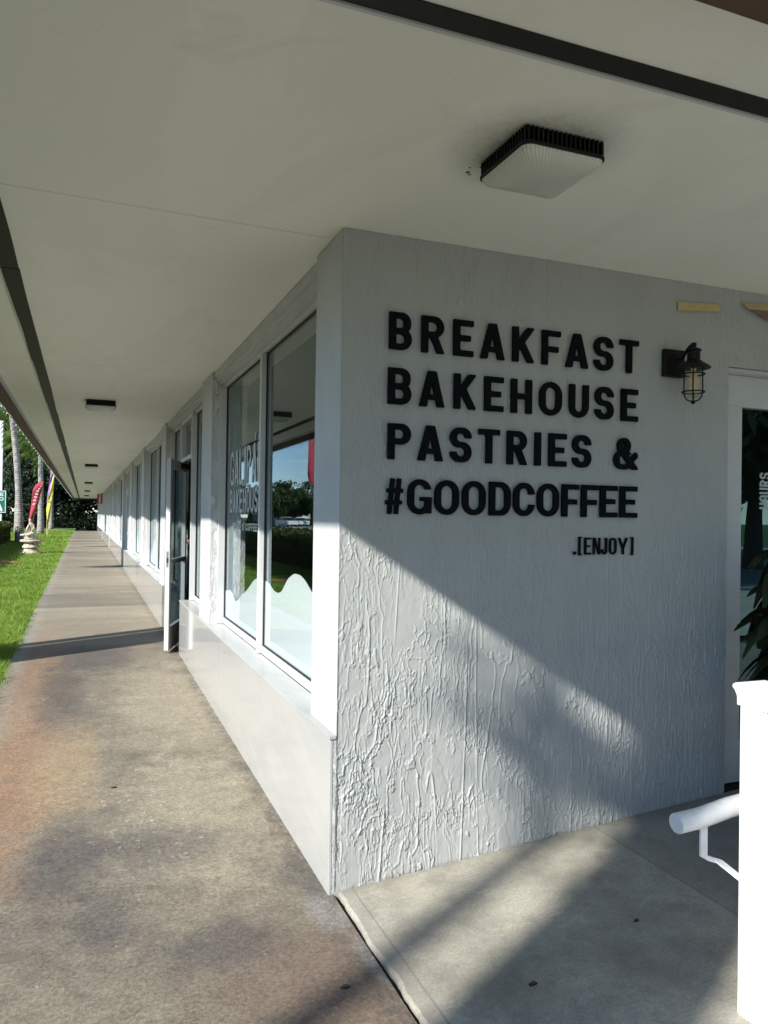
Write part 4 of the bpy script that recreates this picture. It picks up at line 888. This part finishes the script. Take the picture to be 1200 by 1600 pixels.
# low shrub masses under them
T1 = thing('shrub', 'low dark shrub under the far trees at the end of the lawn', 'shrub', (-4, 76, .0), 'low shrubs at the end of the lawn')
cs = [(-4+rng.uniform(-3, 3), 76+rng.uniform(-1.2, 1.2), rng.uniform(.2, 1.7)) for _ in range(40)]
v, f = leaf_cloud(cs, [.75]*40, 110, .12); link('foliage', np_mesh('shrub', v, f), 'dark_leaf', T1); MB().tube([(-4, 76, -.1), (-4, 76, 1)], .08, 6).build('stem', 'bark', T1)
for i, (x, y, s_) in enumerate(((2.2, 77, 1.1), (-9.5, 74, 1.2), (-9, 62, .9), (-2, 84, 1.5), (5, 84, 1.5), (-8.0, 44, .7))):
    place_copy(T1, (x, y, 0), i*1.1, s_, ['low dark shrub closing the view behind the building end', 'dark shrub left of the far palms', 'dark shrub beyond the lawn beside the road', 'taller dark shrub in the row behind the lawn end', 'taller dark shrub behind the building corner', 'small dark shrub beyond the hedge near the sign'][i])
# trees across the road (they show in the windows)
T2 = make_tree('broadleaf_tree', 'round green street tree across the road', 'tree', (-41, 118, -.1), 9, 6, 1.3, 7000, .30, 'tree_leaf', 80, 'street trees across the road')
spots = [(-30, 140, 1.1), (-44, 128, 1.15), (-38, 100, .95), (-50, 110, 1.2), (-26, 165, 1.3), (-42, 78, 1.), (-44, 55, .9), (-46, 30, 1.), (-45, 5, 1.05), (-46, -22, .95), (-58, 90, 1.3), (-34, 190, 1.5), (-18, 200, 1.5), (-55, 150, 1.5), (-33, 128, 1.0), (-26, 150, 1.2), (-40, 140, 1.3), (-29, 122, .8), (-37, 155, 1.4), (-22, 178, 1.4)]
for i, (x, y, s_) in enumerate(spots): place_copy(T2, (x, y, -.1), i*.9, s_*(.70 if y > 90 else .9), 'round green street tree '+['behind the white car', 'left of the mirrored palm', 'before the mirrored palm', 'in the second row before the mirrored palm', 'at the bend beyond the white cars', 'across the road opposite the statue', 'across the road opposite the far walkway lights', 'across the road opposite the middle of the building', 'across the road opposite the open door', 'across the road opposite the corner of the building', 'in the back row opposite the statue', 'in the far distance beyond the road', 'closing the far end of the road', 'in the back row beyond the mirrored palm', 'just behind the mirrored palm', 'right of the two white cars', 'in the second row behind the white cars', 'small and low beside the white cars', 'in the third row behind the white cars', 'near the far end of the road'][i])
T2['label'] = 'round green street tree beside the mirrored palm across the road'
make_palm((-35, 112, -.1), 7.2, 'palm rising above the street trees, mirrored in the near window', 'palms across the road', r=.2)
# trees behind the viewer, over the parking lot
for i, (x, y, s_) in enumerate(((12, -19, 1.1), (21, -17, 1.), (4, -24, 1.2), (-6, -34, .9), (30, -20, 1.1), (16, -34, 1.5))): place_copy(T2, (x, y, -.1), i*1.7, s_, 'round green tree across the parking lot, '+['straight opposite the entrance door', 'second to the right of the entrance axis', 'left of the entrance axis', 'at the road corner of the lot', 'at the far right of the lot', 'in the back row'][i])
# palms whose fronds shade the ramp and the lower wall
make_palm((-8.0, -4.86, -.05), 10.0, 'tall slim palm behind the viewer beside the road', 'palms behind the viewer', r=.085, fl=2.9, nf=24)
make_tree('broadleaf_tree', 'thick-trunked tree behind the viewer beside the walkway', 'tree', (-5.66, -4.32, -.05), 11, 3.0, 7.0, 2600, .13, 'tree_leaf', 40, tr=.36)
v, f = leaf_cloud([(-6.0, -4.1, 5.0), (-6.3, -4.0, 5.3), (-5.7, -4.2, 4.75)], [.55, .4, .4], 55, .10); link('added_twigs', np_mesh('added_twigs', v, f), 'tree_leaf', [o for o in COL.objects if o.name.startswith('broadleaf_tree') and o.get('label', '').startswith('thick-trunked')][0])  # loose leaf clumps added to thin the sun reaching the lower wall

# ------------------------------------------------------------------ flags, statue, sign, mulch, fascia beads
def feather_flag(y, foot, outline, pole, mat, label, marks=None, mmat='flag_white'):
    """outline: cloth outline in metres (x, z) in the plane across the walkway at y"""
    fx, z0 = foot; t = thing('feather_flag', label, 'flag', (fx, y, z0), 'feather flags standing in the lawn')
    P = [(fx, y, z0-.1)]+[(x, y, z) for x, z in pole]
    MB().tube(P, [.020-.010*i/(len(P)-1) for i in range(len(P))], 8).build('pole', 'flag_pole', t)
    n = len(outline)//2; L = outline[:n]; Rr = outline[n:][::-1]; m = MB(); vs = []; rows_ = 24
    def at(c, s_):
        q = s_*(len(c)-1); i = min(int(q), len(c)-2); f = q-i; return (c[i][0]+(c[i+1][0]-c[i][0])*f, c[i][1]+(c[i+1][1]-c[i][1])*f)
    for i in range(rows_+1):
        a_, b_ = at(L, i/rows_), at(Rr, i/rows_)
        for c in range(5): u = c/4; vs.append((a_[0]+(b_[0]-a_[0])*u, y-.03+.035*math.sin(u*5+i*.45), a_[1]+(b_[1]-a_[1])*u))
    m.add(vs, [(i*5+c, i*5+c+1, (i+1)*5+c+1, (i+1)*5+c) for i in range(rows_) for c in range(4)]); c = m.build('cloth', mat, t, smooth=True)
    sm = c.modifiers.new('t', 'SOLIDIFY'); sm.thickness = .006
    if marks:
        m = MB(); q = random.Random(int(y))
        for k in range(marks):
            a_, b_ = at(L, .14+.55*k/marks), at(Rr, .14+.55*k/marks); w = (b_[0]-a_[0]); cx_ = (a_[0]+b_[0])/2; z = (a_[1]+b_[1])/2; h = w*.20; u = w*.24
            xf = lambda X_, Z_: (cx_+X_*u+Z_*h*.45, y-.09, z+Z_*h-X_*h*.4)
            for pts in ([(-1, -1), (-.4, -1), (-.2, 1), (-.8, 1)], [(.1, -1), (.7, -.9), (.9, 1), (.3, .9)], [(-.5, q.uniform(-.2, .3)), (.5, q.uniform(-.2, .2)), (.5, .5), (-.5, .6)]):
                v = [xf(*p) for p in pts]; m.add(v+[(x, yy+.004, z_) for x, yy, z_ in v], [(0, 1, 2, 3), (4, 7, 6, 5), (0, 4, 5, 1), (1, 5, 6, 2), (2, 6, 7, 3), (3, 7, 4, 0)])
        m.build('print', mmat, t)
    return t
feather_flag(33.5, (-3.17, .13), [(-2.674, 2.93), (-2.80, 2.90), (-2.95, 2.78), (-3.06, 2.56), (-3.10, 2.2), (-3.14, 1.72), (-3.20, 1.25), (-3.225, .80), (-3.12, .80), (-3.055, 1.25), (-2.96, 1.64), (-2.90, 1.85), (-2.838, 2.01), (-2.78, 2.25), (-2.72, 2.5), (-2.65, 2.92)], [(-3.12, .80), (-3.04, 1.25), (-2.95, 1.64), (-2.82, 2.01), (-2.70, 2.5), (-2.65, 2.93)], 'flag_red', 'red feather flag with white print standing behind the statue', 7)
feather_flag(47, (-3.003, .13), [(-2.71, 3.9), (-2.775, 3.62), (-2.873, 3.08), (-3.004, 2.46), (-3.082, 1.80), (-3.057, 1.38), (-2.964, 1.03), (-2.95, 1.04), (-2.905, 1.38), (-2.82, 2.0), (-2.76, 2.6), (-2.72, 3.0), (-2.68, 3.6), (-2.68, 3.9)], [(-2.94, 1.03), (-2.82, 2.0), (-2.72, 3.0), (-2.67, 3.9)], 'flag_yellow', 'yellow feather flag with blue print on a tan pole', 5, 'flag_cyan')
feather_flag(49, (-3.12, .13), [(-2.836, 4.18), (-2.89, 4.10), (-2.993, 3.62), (-3.09, 2.9), (-3.152, 2.09), (-3.13, 2.09), (-3.03, 2.6), (-2.94, 3.2), (-2.849, 3.82), (-2.82, 4.18)], [(-3.12, 2.09), (-3.0, 2.6), (-2.92, 3.2), (-2.82, 4.18)], 'flag_purple', 'purple feather flag just behind the yellow one')
def plain_flag(x, y, zb, H, w, mat, label):
    o = [(x+.02+w*.55, H), (x+.02+w*.3, H-.02), (x+.02, H-.25)]+[(x+.012, H-.25-(H-.25-zb)*k/5) for k in range(1, 6)]
    r = [(x+.03, zb-.02), (x+w*.55, zb+.10), (x+w*.9, zb+.32), (x+w, zb+(H-zb)*.40), (x+w, zb+(H-zb)*.7), (x+w, H-.35), (x+w*.85, H-.1), (x+w*.6, H)]
    return feather_flag(y, (x, fz(y)-.05), o+r, [(x, H*.7), (x, H-.25), (x+w*.3, H-.01), (x+w*.6, H+.01)], mat, label)
plain_flag(-3.3, 10.45, 2.25, 3.4, .38, 'flag_red', 'plain red feather flag near the building, mirrored at the very edge of the near window')
pf = plain_flag(-4.46, 16.6, 2.35, 5.2, .80, 'flag_red', 'tall plain red feather flag beside the hedge, mirrored in the near window'); pf.rotation_euler = (0, 0, R(-58))
pf = plain_flag(-4.46, 29.4, 2.35, 5.0, .80, 'flag_purple', 'tall plain purple feather flag left of the frame beside the hedge'); pf.rotation_euler = (0, 0, R(-58))
# wide banner left of the frame: its straight shadow crosses the walkway
t = thing('banner_stand', 'plain red upright banner on a pole beside the walkway, left of the frame', 'banner', (-3.05, 4.9, .0))
pv = Vector((.475, -.88, 0)); c0 = Vector((-3.05, 4.98, 0))
MB().tube([c0+pv*-.52, c0+pv*-.52+Vector((0, 0, 3.3))], .02, 8).tube([c0+pv*-.52+Vector((0, 0, 3.3)), c0+pv*.44+Vector((0, 0, 3.3))], .012, 6).build('pole', 'flag_pole', t)
for nm, u0, u1, mt in (('sleeve', -.50, -.345, 'flag_red'), ('cloth', -.32, .42, 'flag_red')):
    m = MB(); a, b = c0+pv*u0, c0+pv*u1; m.add([(a.x, a.y, .12), (b.x, b.y, .12), (b.x, b.y, 3.28), (a.x, a.y, 3.28)], [(0, 1, 2, 3)]); c = m.build(nm, mt, t); sm = c.modifiers.new('t', 'SOLIDIFY'); sm.thickness = .004
# statue
sx0, sy0 = -2.64, 25.6; zb = fz(sy0)-.03
t = thing('garden_statue', 'pale stone seated figure on a stacked round pedestal standing on the lawn', 'statue', (sx0, sy0, zb))
MB().lathe([(.33, 0), (.33, .04), (.28, .09), (.22, .16), (.20, .20), (.27, .22), (.28, .26), (.24, .31), (.20, .37), (.22, .40), (.35, .43), (.36, .47), (.33, .50), (.20, .50), (.23, .53), (.23, .62), (.02, .625)], (sx0, sy0, zb), 28).build('pedestal', 'statue_stone', t)
J = [((0, 0, .70), .10, .09), ((0, .01, .82), .075), ((-.01, 0, .95), .085, .07), ((-.02, 0, 1.03), .05), ((-.03, -.01, 1.08), .030), ((-.04, -.02, 1.14), .055), ((-.04, -.02, 1.22), .045)]
E_ = [(i, i+1) for i in range(6)]
add(((.07, -.03, .99), .038), 3); add(((.09, -.08, .87), .032), 7); add(((.0, -.15, .78), .026), 8)
add(((-.08, -.05, .98), .038), 3); add(((-.12, -.10, .88), .032), 10); add(((-.15, -.14, .77), .028), 11)
add(((-.12, -.10, .68), .062), 0); add(((-.24, -.14, .66), .045), 13); add(((-.34, -.10, .65), .030), 14)
add(((.08, -.16, .69), .060), 0); add(((-.04, -.26, .67), .045), 16); add(((-.18, -.27, .65), .030), 17)
J = [((sx0+a[0][0], sy0+a[0][1], zb+a[0][2]-.0), *a[1:]) for a in J]
link('figure', skin_mesh('figure', J, E_, ['statue_stone'], lambda c: 0), None, t)
# green road sign on a white post
t = thing('road_sign', 'green road sign with white print on a wide white post beyond the hedge', 'sign', (-5.05, 42, .0))
MB().box(-5.30, -5.03, 41.9, 42.1, 0, 6.4).build('post', 'sign_white', t, bevel=.01)
MB().box(-6.07, -4.82, 41.84, 41.89, 1.52, 2.72).build('panel', 'green_sign', t)
m = MB()
m.box(-6.05, -4.84, 41.835, 41.8395, 1.54, 1.57).box(-6.05, -4.84, 41.835, 41.8395, 2.67, 2.70).box(-4.87, -4.84, 41.835, 41.8395, 1.571, 2.669)
m.build('border', 'sign_white', t)
m = MB(); m.prism([(-5.67, 2.0), (-5.22, 2.06), (-5.10, 1.98), (-4.98, 1.66), (-5.05, 1.60), (-5.14, 1.72), (-5.22, 1.86), (-5.42, 1.94), (-5.62, 1.9)], 41.835, 41.8395, 'y'); m.build('emblem', 'sign_white', t)
for zz, txt in ((2.42, 'STATE'), (2.18, 'ROAD')):
    for ch, (a, b) in zip(txt, even(txt, -5.87, -4.94)):
        me = letter_mesh(ch, b-a, .17, .035, .03, .004, res=12) if ch != ' ' else None
        me.transform(Matrix(((1, 0, 0, 0), (0, 0, -1, 41.8395), (0, 1, 0, 0), (0, 0, 0, 1))) @ Matrix.Translation((a, zz, 0))); link('letter', me, 'sign_white', t)
# red hanging sign far down the row
t = thing('hanging_sign', 'red hanging sign with white marks under the soffit far down the walkway', 'sign', (-.16, 43, 2.7))
MB().box(-.30, -.02, 42.97, 43.03, 2.12, 2.66).build('panel', 'red_sign', t, bevel=.004)
m = MB()
for k in range(5): m.box(-.20, -.12, 42.964, 42.9695, 2.18+k*.09, 2.24+k*.09)
m.build('print', 'sign_white', t); MB().tube([(-.16, 43, 2.75), (-.16, 43, 2.655)], .008, 6).build('hanger', 'black_metal', t)
def mulch(x, y, r, label):
    m = MB(); n = 26; vs = [(x, y, fz(y)+.03)]
    for k in range(n): a = 2*math.pi*k/n; q = r*(1+.06*math.sin(3*a+x)); vs.append((x+q*math.cos(a), y+q*math.sin(a), fz(y)+.02))
    for k in range(n): a = 2*math.pi*k/n; q = r*1.04*(1+.06*math.sin(3*a+x)); vs.append((x+q*math.cos(a), y+q*math.sin(a), fz(y)-.06))
    m.add(vs, [(0, 1+k, 1+(k+1) % n) for k in range(n)]+[(1+k, 1+(k+1) % n, 1+n+(k+1) % n, 1+n+k) for k in range(n)]); return tag(m.build('mulch_bed', 'mulch', loc=(x, y, fz(y))), label, 'mulch bed', 'round mulch beds in the lawn')
mulch(-3.25, 20.6, .62, 'round orange mulch bed in the lawn in front of the statue'); mulch(-2.95, 13.4, .45, 'round orange mulch bed mirrored in the near window'); mulch(-3.0, 34.5, .5, 'orange mulch bed just behind the statue'); mulch(-3.0, 64, .9, 'orange mulch bed at the far end of the lawn')
# small white beads on a thin cord under the fascia
t = thing('fascia_beads', 'string of small white beads along the brown fascia', 'string lights', (-1.77, 0, 2.6))
path = []; y = 3.
bul = []
while y < 56:
    path += [(-1.780, y, 2.650), (-1.780, y+.3, 2.646)]; bul.append((-1.780, y+.3, 2.639)); y += .6
MB().tube(path, .004, 5).build('cable', 'sign_white', t)
for q in bul: MB().lathe([(.002, -.012), (.007, -.007), (.008, 0), (.004, .006), (.003, .010)], q, 8).build('bulb', 'white_glass', t, smooth=True)  # each one a small plain white bead
# cars on the road, mirrored in the windows
def make_car(x, y, rz, mat, label, L=4.5, W=1.8, Hh=1.5):
    t = thing('parked_car', label, 'car', (0, 0, 0), 'cars on the road')
    prof = [(-L/2, .35), (-L/2, .75), (-L/2+.15, .92), (-L*.18, 1.0), (-L*.18+.0, 1.0), (L*.30, 1.02), (L/2-.08, .95), (L/2, .55), (L/2-.05, .32)]
    m = MB(); m.prism(prof, -W/2, W/2, 'y'); m.build('body', mat, t, bevel=.06, segs=3)
    cab = [(-L*.22, .98), (-L*.08, Hh-.06), (L*.02, Hh), (L*.24, Hh-.03), (L*.36, 1.0)]
    m = MB(); m.prism(cab, -W/2+.13, W/2-.13, 'y'); m.build('cabin', 'car_glass', t, bevel=.04)
    m = MB(); m.prism([(-L*.08+.05, Hh-.05), (L*.02, Hh+.015), (L*.24, Hh-.01), (L*.24, Hh-.05)], -W/2+.16, W/2-.16, 'y'); m.build('roof', mat, t, bevel=.01)
    for sx in (-1, 1):
        for sy in (-1, 1):
            w = MB(); w.tube([(sx*L*.31, sy*(W/2-.20), .33), (sx*L*.31, sy*(W/2+.01), .33)], .33, 20); wo = w.build('wheel', 'rubber', t)
            MB().tube([(sx*L*.31, sy*(W/2+.011), .33), (sx*L*.31, sy*(W/2+.02), .33)], .19, 14).build('rim', 'rim_metal', wo)
    for sy in (-1, 1):
        MB().box(-L/2-.02, -L/2+.06, sy*.62-.16, sy*.62+.16, .66, .80).build('headlight', 'white_glass', t); MB().box(L/2-.06, L/2+.015, sy*.62-.14, sy*.62+.14, .70, .86).build('taillight', 'red_sign', t)
    t.location = (x, y, -.06); t.rotation_euler = (0, 0, rz); return t
make_car(-28, 112, R(80), 'car_white', 'white car on the road, the left one mirrored in the near window')
make_car(-31, 116, R(82), 'car_white', 'silver-white car on the road, the right one mirrored in the near window', L=4.2, Hh=1.4)
make_car(-11.5, 55, R(90), 'car_dark', 'dark car on the road mirrored behind the window lettering', L=4.8, W=1.95, Hh=1.8)
